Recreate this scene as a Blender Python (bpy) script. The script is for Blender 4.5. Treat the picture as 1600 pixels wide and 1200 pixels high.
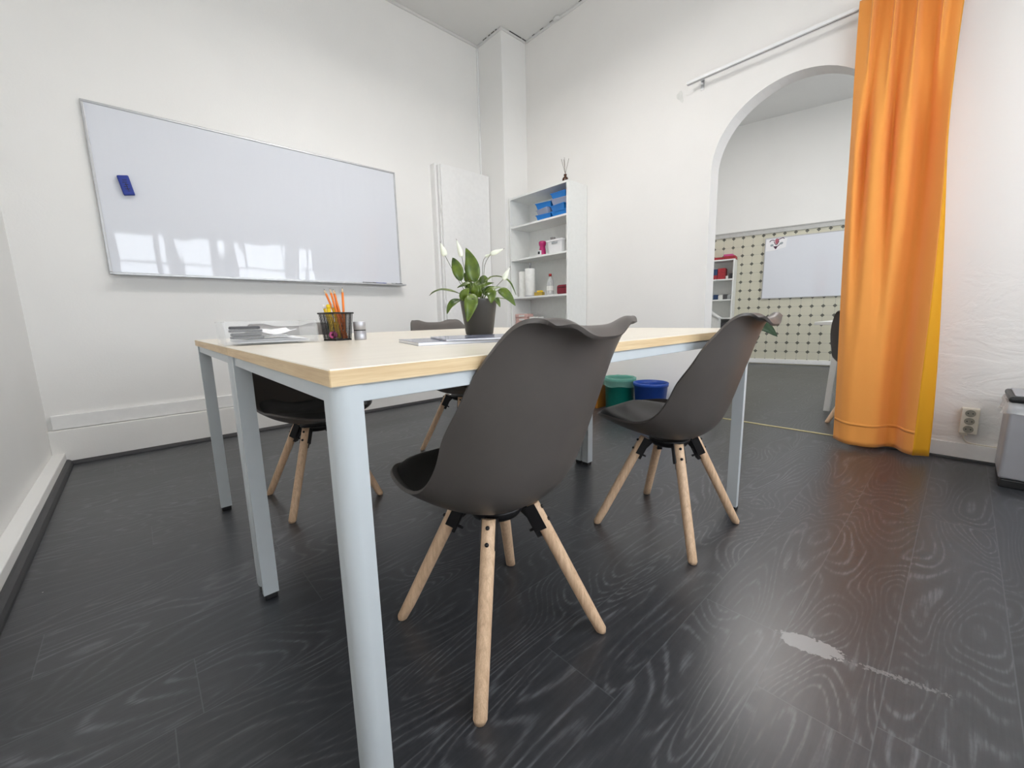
import bpy, bmesh, math, random
from mathutils import Vector, Matrix, noise
PI = math.pi
S = bpy.context.scene
for o in list(bpy.data.objects): bpy.data.objects.remove(o)
C = S.collection
random.seed(7)

# ------------------------------------------------------------------ camera
cam_d = bpy.data.cameras.new('camera'); cam = bpy.data.objects.new('camera', cam_d); C.objects.link(cam)
cam_d.sensor_width = 36; cam_d.lens = 638.3*36/1600; cam_d.clip_start = 0.02
cam.matrix_world = Matrix(((0.736903, 0.12465, -0.664407, 0), (-0.675627, 0.103217, -0.729983, 0), (-0.022414, 0.986818, 0.160277, 0.8116), (0, 0, 0, 1)))
S.camera = cam

# ------------------------------------------------------------------ daylight, exposure
w = bpy.data.worlds.new('overcast_sky'); S.world = w; w.use_nodes = True
bg = w.node_tree.nodes['Background']; bg.inputs[0].default_value = (0.87, 0.93, 1.0, 1); bg.inputs[1].default_value = 4.4
S.view_settings.view_transform = 'Standard'; S.view_settings.look = 'None'
S.view_settings.exposure = 0.80; S.view_settings.gamma = 1
S.view_settings.use_curve_mapping = False
S.cycles.max_bounces = 10; S.cycles.diffuse_bounces = 6; S.cycles.transparent_max_bounces = 12
S.cycles.sample_clamp_indirect = 8
LAMP = 17.5     # ceiling panels

# room measures (metres)
XL, XR, YB, YF, H = -0.45, 3.21, 3.575, -0.85, 3.50
X2, YL2, H2 = 3.34, 3.4, 3.62
def portal(x0, x1, z0, z1, y):
    d = bpy.data.lights.new('daylight_portal', 'AREA'); d.shape = 'RECTANGLE'
    d.size = x1-x0; d.size_y = z1-z0; d.cycles.is_portal = True
    o = bpy.data.objects.new('daylight_portal', d); C.objects.link(o)
    o.location = ((x0+x1)/2, y, (z0+z1)/2); o.rotation_euler = (PI/2, 0, 0)
WIN1 = [(-0.12, 0.38), (0.50, 1.12), (1.42, 2.08), (2.22, 2.64)]
WIN2 = [(4.6, 5.4), (6.0, 6.8)]
WZ = (0.78, 2.14)
for a, b in WIN1+WIN2: portal(a, b, WZ[0], WZ[1], YF-0.13)

# ------------------------------------------------------------------ materials
def new_mat(name):
    m = bpy.data.materials.new(name); m.use_nodes = True
    return m, m.node_tree, m.node_tree.nodes['Principled BSDF']
def N(nt, t, **k):
    n = nt.nodes.new(t)
    for a, b in k.items():
        if a.startswith('_'): setattr(n, a[1:], b)
        else:
            n.inputs[a.replace('__', ' ')].default_value = b
    return n
def L(nt, a, b): nt.links.new(a, b)
def ramp(nt, stops):
    r = nt.nodes.new('ShaderNodeValToRGB'); e = r.color_ramp.elements
    while len(e) < len(stops): e.new(0.5)
    for i, (p, c) in enumerate(stops): e[i].position = p; e[i].color = (*c, 1) if len(c) == 3 else c
    return r
def mth(nt, op, a, b=None, c=None):
    n = nt.nodes.new('ShaderNodeMath'); n.operation = op
    for i, x in enumerate((a, b, c)):
        if x is None: continue
        if isinstance(x, (int, float)): n.inputs[i].default_value = x
        else: nt.links.new(x, n.inputs[i])
    return n.outputs[0]
def plain(name, col, rough=0.5, metal=0, noise_amt=0.06, nscale=30, bump=0.0, bscale=200, spec=0.5, sheen=0, coat=0):
    m, nt, p = new_mat(name)
    tc = N(nt, 'ShaderNodeTexCoord'); nz = N(nt, 'ShaderNodeTexNoise', Scale=nscale, Detail=3.0)
    L(nt, tc.outputs['Object'], nz.inputs['Vector'])
    r = ramp(nt, [(0.3, tuple(c*(1-noise_amt) for c in col)), (0.7, tuple(min(1, c*(1+noise_amt)) for c in col))])
    L(nt, nz.outputs[0], r.inputs[0]); L(nt, r.outputs[0], p.inputs['Base Color'])
    p.inputs['Roughness'].default_value = rough; p.inputs['Metallic'].default_value = metal
    p.inputs['Specular IOR Level'].default_value = spec
    if sheen: p.inputs['Sheen Weight'].default_value = sheen
    if coat: p.inputs['Coat Weight'].default_value = coat
    if bump:
        n2 = N(nt, 'ShaderNodeTexNoise', Scale=bscale, Detail=4.0); L(nt, tc.outputs['Object'], n2.inputs['Vector'])
        b = N(nt, 'ShaderNodeBump', Strength=bump, Distance=0.002); L(nt, n2.outputs[0], b.inputs['Height']); L(nt, b.outputs[0], p.inputs['Normal'])
    return m
def plaster(name, col, big=0.0):
    m, nt, p = new_mat(name)
    tc = N(nt, 'ShaderNodeTexCoord')
    n1 = N(nt, 'ShaderNodeTexNoise', Scale=90.0, Detail=4.0, Roughness=0.6); L(nt, tc.outputs['Object'], n1.inputs['Vector'])
    n2 = N(nt, 'ShaderNodeTexNoise', Scale=2.2, Detail=4.0, Distortion=0.6); L(nt, tc.outputs['Object'], n2.inputs['Vector'])
    r = ramp(nt, [(0.25, tuple(c*0.97 for c in col)), (0.75, col)]); L(nt, n2.outputs[0], r.inputs[0])
    L(nt, r.outputs[0], p.inputs['Base Color']); p.inputs['Roughness'].default_value = 0.75
    p.inputs['Specular IOR Level'].default_value = 0.3
    b = N(nt, 'ShaderNodeBump', Strength=0.25, Distance=0.002); L(nt, n1.outputs[0], b.inputs['Height'])
    last = b
    if big:
        # trowel ridges and old cracks, only on the lower, patched part of the wall near the sockets
        mp = N(nt, 'ShaderNodeMapping'); mp.inputs['Scale'].default_value = (1, 1.8, 3.6); L(nt, tc.outputs['Object'], mp.inputs[0])
        n3 = N(nt, 'ShaderNodeTexNoise', Scale=1.5, Detail=5.0, Roughness=0.55, Distortion=1.2); L(nt, mp.outputs[0], n3.inputs['Vector'])
        sx = N(nt, 'ShaderNodeSeparateXYZ'); L(nt, tc.outputs['Object'], sx.inputs[0])
        fz = N(nt, 'ShaderNodeMapRange'); fz.inputs[1].default_value = 1.5; fz.inputs[2].default_value = 0.6; fz.inputs[3].default_value = 0; fz.inputs[4].default_value = 1
        L(nt, sx.outputs[2], fz.inputs[0])
        fy = N(nt, 'ShaderNodeMapRange'); fy.inputs[1].default_value = 0.5; fy.inputs[2].default_value = 0.2; fy.inputs[3].default_value = 0; fy.inputs[4].default_value = 1
        L(nt, sx.outputs[1], fy.inputs[0])
        k = mth(nt, 'MULTIPLY', fz.outputs[0], fy.outputs[0])
        ridge = mth(nt, 'ABSOLUTE', mth(nt, 'SUBTRACT', n3.outputs[0], 0.5))
        ridge = mth(nt, 'MINIMUM', ridge, 0.06)
        h = mth(nt, 'MULTIPLY', mth(nt, 'ADD', mth(nt, 'MULTIPLY', ridge, 2.0), mth(nt, 'MULTIPLY', n3.outputs[0], 1.2)), k)
        b2 = N(nt, 'ShaderNodeBump', Strength=big, Distance=0.03); L(nt, h, b2.inputs['Height']); L(nt, b.outputs[0], b2.inputs['Normal']); last = b2
    L(nt, last.outputs[0], p.inputs['Normal'])
    return m
M = {}
M['wall'] = plaster('white_wall_paint', (0.85, 0.845, 0.825))
M['wall_rough'] = plaster('white_wall_paint_rough', (0.86, 0.845, 0.82), big=0.28)
M['ceil'] = plaster('ceiling_paint', (0.74, 0.735, 0.715))
M['trim'] = plain('white_trim_paint', (0.84, 0.84, 0.83), 0.45, noise_amt=0.02)
M['greytrim'] = plain('grey_trim_paint', (0.52, 0.52, 0.50), 0.6)
M['cove'] = plain('dark_vinyl_cove', (0.035, 0.035, 0.038), 0.45)
M['melamine'] = plain('white_melamine', (0.80, 0.81, 0.79), 0.35, noise_amt=0.02)
M['silver'] = plain('pale_grey_powder_coat', (0.56, 0.60, 0.62), 0.38, noise_amt=0.01)
M['alu'] = plain('anodised_aluminium', (0.50, 0.51, 0.52), 0.42, metal=0.7)
M['steel'] = plain('brushed_steel', (0.50, 0.50, 0.53), 0.42, metal=0.7, nscale=5)
M['blackp'] = plain('black_plastic', (0.012, 0.012, 0.013), 0.4)
M['blackm'] = plain('black_metal', (0.015, 0.014, 0.015), 0.35, metal=0.3)
M['shell'] = plain('grey_brown_polypropylene', (0.088, 0.077, 0.070), 0.42, noise_amt=0.03, bump=0.12, bscale=900)
M['pad'] = plain('black_leatherette', (0.016, 0.016, 0.016), 0.5, bump=0.3, bscale=500)
M['pot'] = plain('charcoal_pot', (0.032, 0.030, 0.028), 0.42)
M['soil'] = plain('potting_soil', (0.03, 0.02, 0.012), 0.95, noise_amt=0.5, bump=1, bscale=150)
M['paper'] = plain('white_paper', (0.86, 0.86, 0.88), 0.7, noise_amt=0.01)
M['white'] = plain('white_plastic', (0.82, 0.82, 0.82), 0.4, noise_amt=0.02)
M['cream'] = plain('cream_plastic', (0.74, 0.70, 0.60), 0.4, noise_amt=0.03)
M['hole'] = plain('socket_recess', (0.30, 0.29, 0.24), 0.5)
M['blue'] = plain('blue_plastic', (0.012, 0.06, 0.32), 0.42)
M['teal'] = plain('teal_plastic', (0.0, 0.17, 0.13), 0.42)
M['orangebox'] = plain('orange_brown_plastic', (0.35, 0.13, 0.01), 0.5)
M['eraserb'] = plain('eraser_blue', (0.008, 0.03, 0.27), 0.5)
M['eraserd'] = plain('eraser_dark', (0.004, 0.008, 0.06), 0.5)
M['felt'] = plain('eraser_felt', (0.4, 0.42, 0.5), 0.9)
M['pencil'] = plain('orange_pencil_paint', (0.80, 0.20, 0.02), 0.35)
M['rawwood'] = plain('sharpened_wood', (0.72, 0.52, 0.32), 0.6)
M['graphite'] = plain('graphite', (0.03, 0.03, 0.03), 0.4)
M['yellow'] = plain('yellow_plastic', (0.80, 0.55, 0.01), 0.35)
M['greenp'] = plain('green_plastic', (0.01, 0.12, 0.08), 0.4)
M['greyp'] = plain('grey_plastic', (0.35, 0.37, 0.38), 0.4)
M['darkg'] = plain('dark_grey_plastic', (0.06, 0.06, 0.065), 0.5)
M['pinkp'] = plain('pink_plastic', (0.55, 0.08, 0.25), 0.4)
M['magenta'] = plain('magenta_plastic', (0.45, 0.015, 0.14), 0.4)
M['brownglass'] = plain('brown_bottle_glass', (0.06, 0.02, 0.008), 0.15)
M['reed'] = plain('reed_sticks', (0.10, 0.06, 0.03), 0.7)
M['tissue'] = plain('paper_towel', (0.83, 0.83, 0.80), 0.9, bump=0.4)
M['redcap'] = plain('red_cap', (0.35, 0.01, 0.01), 0.4)
M['redbag'] = plain('dark_red_fabric', (0.20, 0.008, 0.025), 0.6, nscale=60, noise_amt=0.3)
M['gold'] = plain('gold_foil', (0.50, 0.35, 0.07), 0.35, metal=0.4)
M['pinkbox'] = plain('pale_pink_card', (0.62, 0.40, 0.36), 0.7)
M['palebox'] = plain('pale_card', (0.70, 0.70, 0.67), 0.7)
M['redbox'] = plain('red_card', (0.34, 0.02, 0.03), 0.5, noise_amt=0.25, nscale=40)
M['navybox'] = plain('navy_card', (0.02, 0.05, 0.13), 0.5)
M['brass'] = plain('brass_strip', (0.50, 0.44, 0.24), 0.4, metal=0.6)
M['spathe'] = plain('peace_lily_white', (0.82, 0.85, 0.72), 0.55)
M['spadix'] = plain('spadix_cream', (0.62, 0.62, 0.30), 0.7)
M['stem'] = plain('plant_stem', (0.13, 0.18, 0.06), 0.5)
M['stem2'] = plain('flower_stem_dark', (0.16, 0.17, 0.12), 0.5)
M['dkline'] = plain('ink_dark', (0.06, 0.02, 0.05), 0.7)
M['inkred'] = plain('ink_red', (0.42, 0.12, 0.16), 0.7)
M['inkgrey'] = plain('ink_grey', (0.32, 0.36, 0.38), 0.7)
M['darkback'] = plain('crack_dark_gap', (0.05, 0.05, 0.05), 0.8)  # chipped-paint marks and cracks along the ceiling joint
M['patchw'] = plain('wall_filler', (0.72, 0.72, 0.69), 0.7)

def leaf_mat():
    m, nt, p = new_mat('peace_lily_leaf')
    tc = N(nt, 'ShaderNodeTexCoord'); nz = N(nt, 'ShaderNodeTexNoise', Scale=25.0, Detail=4.0); L(nt, tc.outputs['Object'], nz.inputs['Vector'])
    r = ramp(nt, [(0.3, (0.030, 0.065, 0.006)), (0.7, (0.13, 0.19, 0.018))]); L(nt, nz.outputs[0], r.inputs[0])
    L(nt, r.outputs[0], p.inputs['Base Color']); p.inputs['Roughness'].default_value = 0.32
    p.inputs['Subsurface Weight'].default_value = 0.0
    return m
M['leaf'] = leaf_mat()
M['leaf2'] = plain('dark_green_leaf', (0.02, 0.07, 0.025), 0.4)

def clear(name, tint=(1, 1, 1), gloss=0.12, alpha=0.8, rough=0.05, col=(0.9, 0.92, 0.93)):
    m = bpy.data.materials.new(name); m.use_nodes = True; nt = m.node_tree; nt.nodes.clear()
    out = N(nt, 'ShaderNodeOutputMaterial'); tr = N(nt, 'ShaderNodeBsdfTransparent'); tr.inputs[0].default_value = (*tint, 1)
    pr = N(nt, 'ShaderNodeBsdfPrincipled'); pr.inputs['Base Color'].default_value = (*col, 1); pr.inputs['Roughness'].default_value = rough
    mx = N(nt, 'ShaderNodeMixShader'); lw = N(nt, 'ShaderNodeLayerWeight'); lw.inputs[0].default_value = 0.35
    f = mth(nt, 'MULTIPLY_ADD', lw.outputs['Facing'], gloss*3, 1-alpha)
    L(nt, mth(nt, 'MINIMUM', f, 1.0), mx.inputs[0]); L(nt, tr.outputs[0], mx.inputs[1]); L(nt, pr.outputs[0], mx.inputs[2]); L(nt, mx.outputs[0], out.inputs[0])
    return m
M['acrylic'] = clear('clear_acrylic', alpha=0.90, gloss=0.14)
M['glass'] = clear('window_glass', alpha=0.96, gloss=0.03)
M['bottle'] = clear('clear_bottle_plastic', alpha=0.7, gloss=0.2, col=(0.75, 0.77, 0.77))
M['smokeglass'] = clear('grey_vase_glass', alpha=0.55, gloss=0.2, col=(0.35, 0.33, 0.33))
M['bag'] = clear('thin_plastic_bag', alpha=0.62, gloss=0.15, rough=0.25, col=(0.85, 0.86, 0.86))
M['tealbag'] = clear('thin_teal_bag', tint=(0.6, 0.95, 0.85), alpha=0.72, gloss=0.10, rough=0.25, col=(0.30, 0.60, 0.52))
M['blueclear'] = clear('translucent_blue_plastic', tint=(0.25, 0.6, 1.0), alpha=0.25, gloss=0.15, rough=0.2, col=(0.02, 0.24, 0.70))
M['greyclear'] = clear('translucent_grey_plastic', tint=(0.85, 0.88, 1.0), alpha=0.4, gloss=0.15, rough=0.2, col=(0.42, 0.48, 0.62))

def emis(name, col, s):
    m = bpy.data.materials.new(name); m.use_nodes = True; nt = m.node_tree; nt.nodes.clear()
    out = N(nt, 'ShaderNodeOutputMaterial'); e = N(nt, 'ShaderNodeEmission'); e.inputs[0].default_value = (*col, 1); e.inputs[1].default_value = s
    L(nt, e.outputs[0], out.inputs[0]); return m
M['led'] = emis('lit_panel_diffuser', (1.0, 0.965, 0.94), LAMP)

def whiteboard_mat():
    m, nt, p = new_mat('whiteboard_enamel')
    p.inputs['Base Color'].default_value = (0.72, 0.745, 0.80, 1); p.inputs['Roughness'].default_value = 0.04
    p.inputs['Specular IOR Level'].default_value = 0.6
    tc = N(nt, 'ShaderNodeTexCoord'); mp = N(nt, 'ShaderNodeMapping'); mp.inputs['Scale'].default_value = (5, 1, 0.9); L(nt, tc.outputs['Object'], mp.inputs[0])
    nz = N(nt, 'ShaderNodeTexNoise', Scale=1.6, Detail=1.5); L(nt, mp.outputs[0], nz.inputs['Vector'])
    b = N(nt, 'ShaderNodeBump', Strength=0.6, Distance=0.006); L(nt, nz.outputs[0], b.inputs['Height']); L(nt, b.outputs[0], p.inputs['Normal'])
    return m
M['board'] = whiteboard_mat()

def wood(name, c1, c2, axis='Z', scale=6.0, rough=0.45, stretch=14.0):
    m, nt, p = new_mat(name)
    tc = N(nt, 'ShaderNodeTexCoord'); mp = N(nt, 'ShaderNodeMapping')
    sc = {'X': (1, stretch, stretch), 'Y': (stretch, 1, stretch), 'Z': (stretch, stretch, 1)}[axis]
    mp.inputs['Scale'].default_value = sc; L(nt, tc.outputs['Object'], mp.inputs[0])
    nz = N(nt, 'ShaderNodeTexNoise', Scale=scale, Detail=5.0, Roughness=0.55, Distortion=0.4); L(nt, mp.outputs[0], nz.inputs['Vector'])
    n2 = N(nt, 'ShaderNodeTexNoise', Scale=scale*5, Detail=3.0); L(nt, mp.outputs[0], n2.inputs['Vector'])
    a = mth(nt, 'MULTIPLY_ADD', n2.outputs[0], 0.35, mth(nt, 'MULTIPLY', nz.outputs[0], 0.75))
    r = ramp(nt, [(0.38, c1), (0.68, c2)]); L(nt, a, r.inputs[0]); L(nt, r.outputs[0], p.inputs['Base Color'])
    p.inputs['Roughness'].default_value = rough
    b = N(nt, 'ShaderNodeBump', Strength=0.1, Distance=0.001); L(nt, a, b.inputs['Height']); L(nt, b.outputs[0], p.inputs['Normal'])
    return m
M['beech'] = wood('beech_leg_wood', (0.60, 0.39, 0.24), (0.82, 0.58, 0.38), 'Z', 9)
M['maple_top'] = wood('maple_laminate_top', (0.74, 0.68, 0.57), (0.79, 0.73, 0.615), 'X', 3, rough=0.28)
M['maple_edge'] = wood('maple_edge_band', (0.62, 0.43, 0.23), (0.78, 0.60, 0.36), 'X', 4, rough=0.45, stretch=22)
M['maple_edge_y'] = wood('maple_edge_band_short', (0.62, 0.43, 0.23), (0.78, 0.60, 0.36), 'Y', 4, rough=0.45, stretch=22)

def floor_mat():
    m, nt, p = new_mat('charcoal_vinyl_planks')
    tc = N(nt, 'ShaderNodeTexCoord'); sx = N(nt, 'ShaderNodeSeparateXYZ'); L(nt, tc.outputs['Object'], sx.inputs[0])
    X, Y = sx.outputs[0], sx.outputs[1]
    yr = mth(nt, 'DIVIDE', mth(nt, 'SUBTRACT', Y, 0.033), 0.1935)
    row = mth(nt, 'FLOOR', yr); fy = mth(nt, 'SUBTRACT', yr, row)
    wn = N(nt, 'ShaderNodeTexWhiteNoise'); wn.noise_dimensions = '1D'; L(nt, row, wn.inputs['W'])
    xr = mth(nt, 'ADD', mth(nt, 'DIVIDE', X, 1.22), mth(nt, 'MULTIPLY', wn.outputs[0], 7.3))
    col = mth(nt, 'FLOOR', xr); fx = mth(nt, 'SUBTRACT', xr, col)
    idv = mth(nt, 'ADD', mth(nt, 'MULTIPLY', row, 13.7), mth(nt, 'MULTIPLY', col, 5.3))
    wn2 = N(nt, 'ShaderNodeTexWhiteNoise'); wn2.noise_dimensions = '1D'; L(nt, idv, wn2.inputs['W'])
    # figure coordinates: shifted per plank
    cx = N(nt, 'ShaderNodeCombineXYZ')
    L(nt, mth(nt, 'ADD', mth(nt, 'MULTIPLY', X, 1.25), mth(nt, 'MULTIPLY', wn2.outputs[0], 37.0)), cx.inputs[0])
    L(nt, mth(nt, 'ADD', mth(nt, 'MULTIPLY', Y, 5.0), mth(nt, 'MULTIPLY', wn2.outputs[0], 91.0)), cx.inputs[1])
    n1 = N(nt, 'ShaderNodeTexNoise', Scale=1.2, Detail=0.8, Roughness=0.4, Distortion=0.35); L(nt, cx.outputs[0], n1.inputs['Vector'])
    rings = mth(nt, 'SINE', mth(nt, 'MULTIPLY', n1.outputs[0], 150.0))
    rings = mth(nt, 'POWER', mth(nt, 'MULTIPLY_ADD', rings, 0.5, 0.5), 2.8)
    # fine pores
    c2 = N(nt, 'ShaderNodeCombineXYZ'); L(nt, mth(nt, 'MULTIPLY', X, 10.0), c2.inputs[0]); L(nt, mth(nt, 'MULTIPLY', Y, 150.0), c2.inputs[1])
    n2 = N(nt, 'ShaderNodeTexNoise', Scale=1.0, Detail=4.0, Roughness=0.6); L(nt, c2.outputs[0], n2.inputs['Vector'])
    n3 = N(nt, 'ShaderNodeTexNoise', Scale=2.0, Detail=2.0); L(nt, cx.outputs[0], n3.inputs['Vector'])
    n4 = N(nt, 'ShaderNodeTexNoise', Scale=60.0, Detail=3.0); L(nt, tc.outputs['Object'], n4.inputs['Vector'])
    v = mth(nt, 'MULTIPLY', rings, mth(nt, 'MULTIPLY', n2.outputs[0], mth(nt, 'MULTIPLY_ADD', n3.outputs[0], 1.6, -0.25)))
    v = mth(nt, 'MULTIPLY_ADD', v, 0.62, mth(nt, 'MULTIPLY', n2.outputs[0], 0.34))
    v = mth(nt, 'ADD', v, mth(nt, 'MULTIPLY', mth(nt, 'SUBTRACT', wn2.outputs[0], 0.5), 0.14))
    v = mth(nt, 'ADD', v, mth(nt, 'MULTIPLY', mth(nt, 'SUBTRACT', n4.outputs[0], 0.5), 0.16))
    r = ramp(nt, [(0.0, (0.016, 0.018, 0.021)), (0.30, (0.042, 0.044, 0.050)), (0.80, (0.20, 0.205, 0.22))])
    L(nt, v, r.inputs[0])
    # seams
    ey = mth(nt, 'MINIMUM', fy, mth(nt, 'SUBTRACT', 1.0, fy)); ex = mth(nt, 'MINIMUM', fx, mth(nt, 'SUBTRACT', 1.0, fx))
    s1 = mth(nt, 'LESS_THAN', ey, 0.0065); s2 = mth(nt, 'LESS_THAN', ex, 0.0010)
    sm = mth(nt, 'MAXIMUM', s1, s2)
    mx = N(nt, 'ShaderNodeMix'); mx.data_type = 'RGBA'; L(nt, mth(nt, 'MULTIPLY', sm, 0.55), mx.inputs[0]); L(nt, r.outputs[0], mx.inputs[6]); mx.inputs[7].default_value = (0.10, 0.105, 0.115, 1)
    # worn scuff patch and scratches beside it
    def blob(cx_, cy_, ang, a, b, ns, thr):
        ca, sa = math.cos(ang), math.sin(ang)
        dx = mth(nt, 'SUBTRACT', X, cx_); dy = mth(nt, 'SUBTRACT', Y, cy_)
        u = mth(nt, 'DIVIDE', mth(nt, 'ADD', mth(nt, 'MULTIPLY', dx, ca), mth(nt, 'MULTIPLY', dy, sa)), a)
        v_ = mth(nt, 'DIVIDE', mth(nt, 'SUBTRACT', mth(nt, 'MULTIPLY', dy, ca), mth(nt, 'MULTIPLY', dx, sa)), b)
        d = mth(nt, 'ADD', mth(nt, 'POWER', mth(nt, 'ABSOLUTE', u), 2.5), mth(nt, 'POWER', mth(nt, 'ABSOLUTE', v_), 2.5))
        nn = N(nt, 'ShaderNodeTexNoise', Scale=ns, Detail=4.0, Roughness=0.7); L(nt, tc.outputs['Object'], nn.inputs['Vector'])
        return mth(nt, 'LESS_THAN', mth(nt, 'ADD', d, mth(nt, 'MULTIPLY', mth(nt, 'SUBTRACT', nn.outputs[0], 0.5), 2.4)), thr)
    p1 = blob(1.128, 0.172, 1.83, 0.072, 0.034, 75.0, 0.70)
    p2 = mth(nt, 'MULTIPLY', blob(1.155, 0.02, 1.80, 0.15, 0.016, 110.0, 0.12), 0.45)
    pm = mth(nt, 'MAXIMUM', mth(nt, 'MULTIPLY', p1, 0.9), p2)
    mx2 = N(nt, 'ShaderNodeMix'); mx2.data_type = 'RGBA'; L(nt, pm, mx2.inputs[0]); L(nt, mx.outputs[2], mx2.inputs[6]); mx2.inputs[7].default_value = (0.27, 0.27, 0.27, 1)
    # tiny white specks of dirt
    vo = N(nt, 'ShaderNodeTexVoronoi', Scale=5.0); L(nt, tc.outputs['Object'], vo.inputs['Vector'])
    sp = mth(nt, 'LESS_THAN', vo.outputs['Distance'], 0.010)
    mx3 = N(nt, 'ShaderNodeMix'); mx3.data_type = 'RGBA'; L(nt, sp, mx3.inputs[0]); L(nt, mx2.outputs[2], mx3.inputs[6]); mx3.inputs[7].default_value = (0.6, 0.6, 0.58, 1)
    L(nt, mx3.outputs[2], p.inputs['Base Color'])
    rr = mth(nt, 'MULTIPLY_ADD', n2.outputs[0], 0.12, 0.28); L(nt, rr, p.inputs['Roughness']); p.inputs['Specular IOR Level'].default_value = 0.75
    hh = mth(nt, 'SUBTRACT', mth(nt, 'MULTIPLY', n2.outputs[0], 0.3), sm)
    b = N(nt, 'ShaderNodeBump', Strength=0.18, Distance=0.002); L(nt, hh, b.inputs['Height']); L(nt, b.outputs[0], p.inputs['Normal'])
    return m
M['floor'] = floor_mat()

def tile_mat():
    m, nt, p = new_mat('cream_octagon_tiles')
    tc = N(nt, 'ShaderNodeTexCoord'); sx = N(nt, 'ShaderNodeSeparateXYZ'); L(nt, tc.outputs['Object'], sx.inputs[0])
    P = 0.1355
    u = mth(nt, 'DIVIDE', mth(nt, 'SUBTRACT', sx.outputs[0], 0.199), P); v = mth(nt, 'DIVIDE', mth(nt, 'SUBTRACT', sx.outputs[2], 0.880), P)
    fu = mth(nt, 'ABSOLUTE', mth(nt, 'SUBTRACT', u, mth(nt, 'ROUND', u))); fv = mth(nt, 'ABSOLUTE', mth(nt, 'SUBTRACT', v, mth(nt, 'ROUND', v)))
    d = mth(nt, 'ADD', fu, fv)
    dot = mth(nt, 'LESS_THAN', d, 0.20)
    gr = mth(nt, 'MAXIMUM', mth(nt, 'LESS_THAN', fu, 0.018), mth(nt, 'LESS_THAN', fv, 0.018))
    mx = N(nt, 'ShaderNodeMix'); mx.data_type = 'RGBA'; L(nt, gr, mx.inputs[0])
    nz = N(nt, 'ShaderNodeTexNoise', Scale=3.0); L(nt, tc.outputs['Object'], nz.inputs['Vector'])
    r = ramp(nt, [(0.3, (0.60, 0.585, 0.47)), (0.7, (0.64, 0.62, 0.50))]); L(nt, nz.outputs[0], r.inputs[0])
    L(nt, r.outputs[0], mx.inputs[6]); mx.inputs[7].default_value = (0.46, 0.45, 0.39, 1)
    m2 = N(nt, 'ShaderNodeMix'); m2.data_type = 'RGBA'; L(nt, dot, m2.inputs[0]); L(nt, mx.outputs[2], m2.inputs[6]); m2.inputs[7].default_value = (0.12, 0.12, 0.10, 1)
    L(nt, m2.outputs[2], p.inputs['Base Color']); p.inputs['Roughness'].default_value = 0.3
    return m
M['tile'] = tile_mat()

def cloth(name, col, trans=0.25):
    m, nt, p = new_mat(name)
    tc = N(nt, 'ShaderNodeTexCoord'); wv = N(nt, 'ShaderNodeTexNoise', Scale=400.0, Detail=2.0); L(nt, tc.outputs['Object'], wv.inputs['Vector'])
    n2 = N(nt, 'ShaderNodeTexNoise', Scale=5.0, Detail=4.0, Distortion=0.8); L(nt, tc.outputs['Object'], n2.inputs['Vector'])
    p.inputs['Base Color'].default_value = (*col, 1); p.inputs['Roughness'].default_value = 0.8
    p.inputs['Sheen Weight'].default_value = 0.2
    b = N(nt, 'ShaderNodeBump', Strength=0.15, Distance=0.001); L(nt, wv.outputs[0], b.inputs['Height'])
    b2 = N(nt, 'ShaderNodeBump', Strength=0.35, Distance=0.012); L(nt, n2.outputs[0], b2.inputs['Height']); L(nt, b.outputs[0], b2.inputs['Normal'])
    L(nt, b2.outputs[0], p.inputs['Normal'])
    if trans:
        out = nt.nodes['Material Output']; t = N(nt, 'ShaderNodeBsdfTranslucent'); t.inputs[0].default_value = (*col, 1)
        mx = N(nt, 'ShaderNodeMixShader'); mx.inputs[0].default_value = trans
        L(nt, p.outputs[0], mx.inputs[1]); L(nt, t.outputs[0], mx.inputs[2]); L(nt, mx.outputs[0], out.inputs[0])
    return m
M['curtain'] = cloth('orange_curtain_cloth', (0.92, 0.38, 0.075), 0.12)
M['lining'] = cloth('yellow_curtain_lining', (0.88, 0.44, 0.01))

def cover_mat(name, seed):
    m, nt, p = new_mat(name)
    tc = N(nt, 'ShaderNodeTexCoord'); vo = N(nt, 'ShaderNodeTexVoronoi', Scale=14.0); vo.distance = 'CHEBYCHEV'
    mp = N(nt, 'ShaderNodeMapping'); mp.inputs['Location'].default_value = (seed, seed*2, 0.3); L(nt, tc.outputs['Object'], mp.inputs[0]); L(nt, mp.outputs[0], vo.inputs['Vector'])
    r = ramp(nt, [(0.2, (0.16, 0.18, 0.27)), (0.55, (0.30, 0.32, 0.42)), (0.85, (0.72, 0.73, 0.78))]); r.color_ramp.interpolation = 'CONSTANT'
    L(nt, vo.outputs['Color'], r.inputs[0]); L(nt, r.outputs[0], p.inputs['Base Color']); p.inputs['Roughness'].default_value = 0.12
    return m
M['cover1'] = cover_mat('magazine_cover_blue', 1.3); M['cover2'] = cover_mat('magazine_cover_grey', 4.1)

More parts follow.
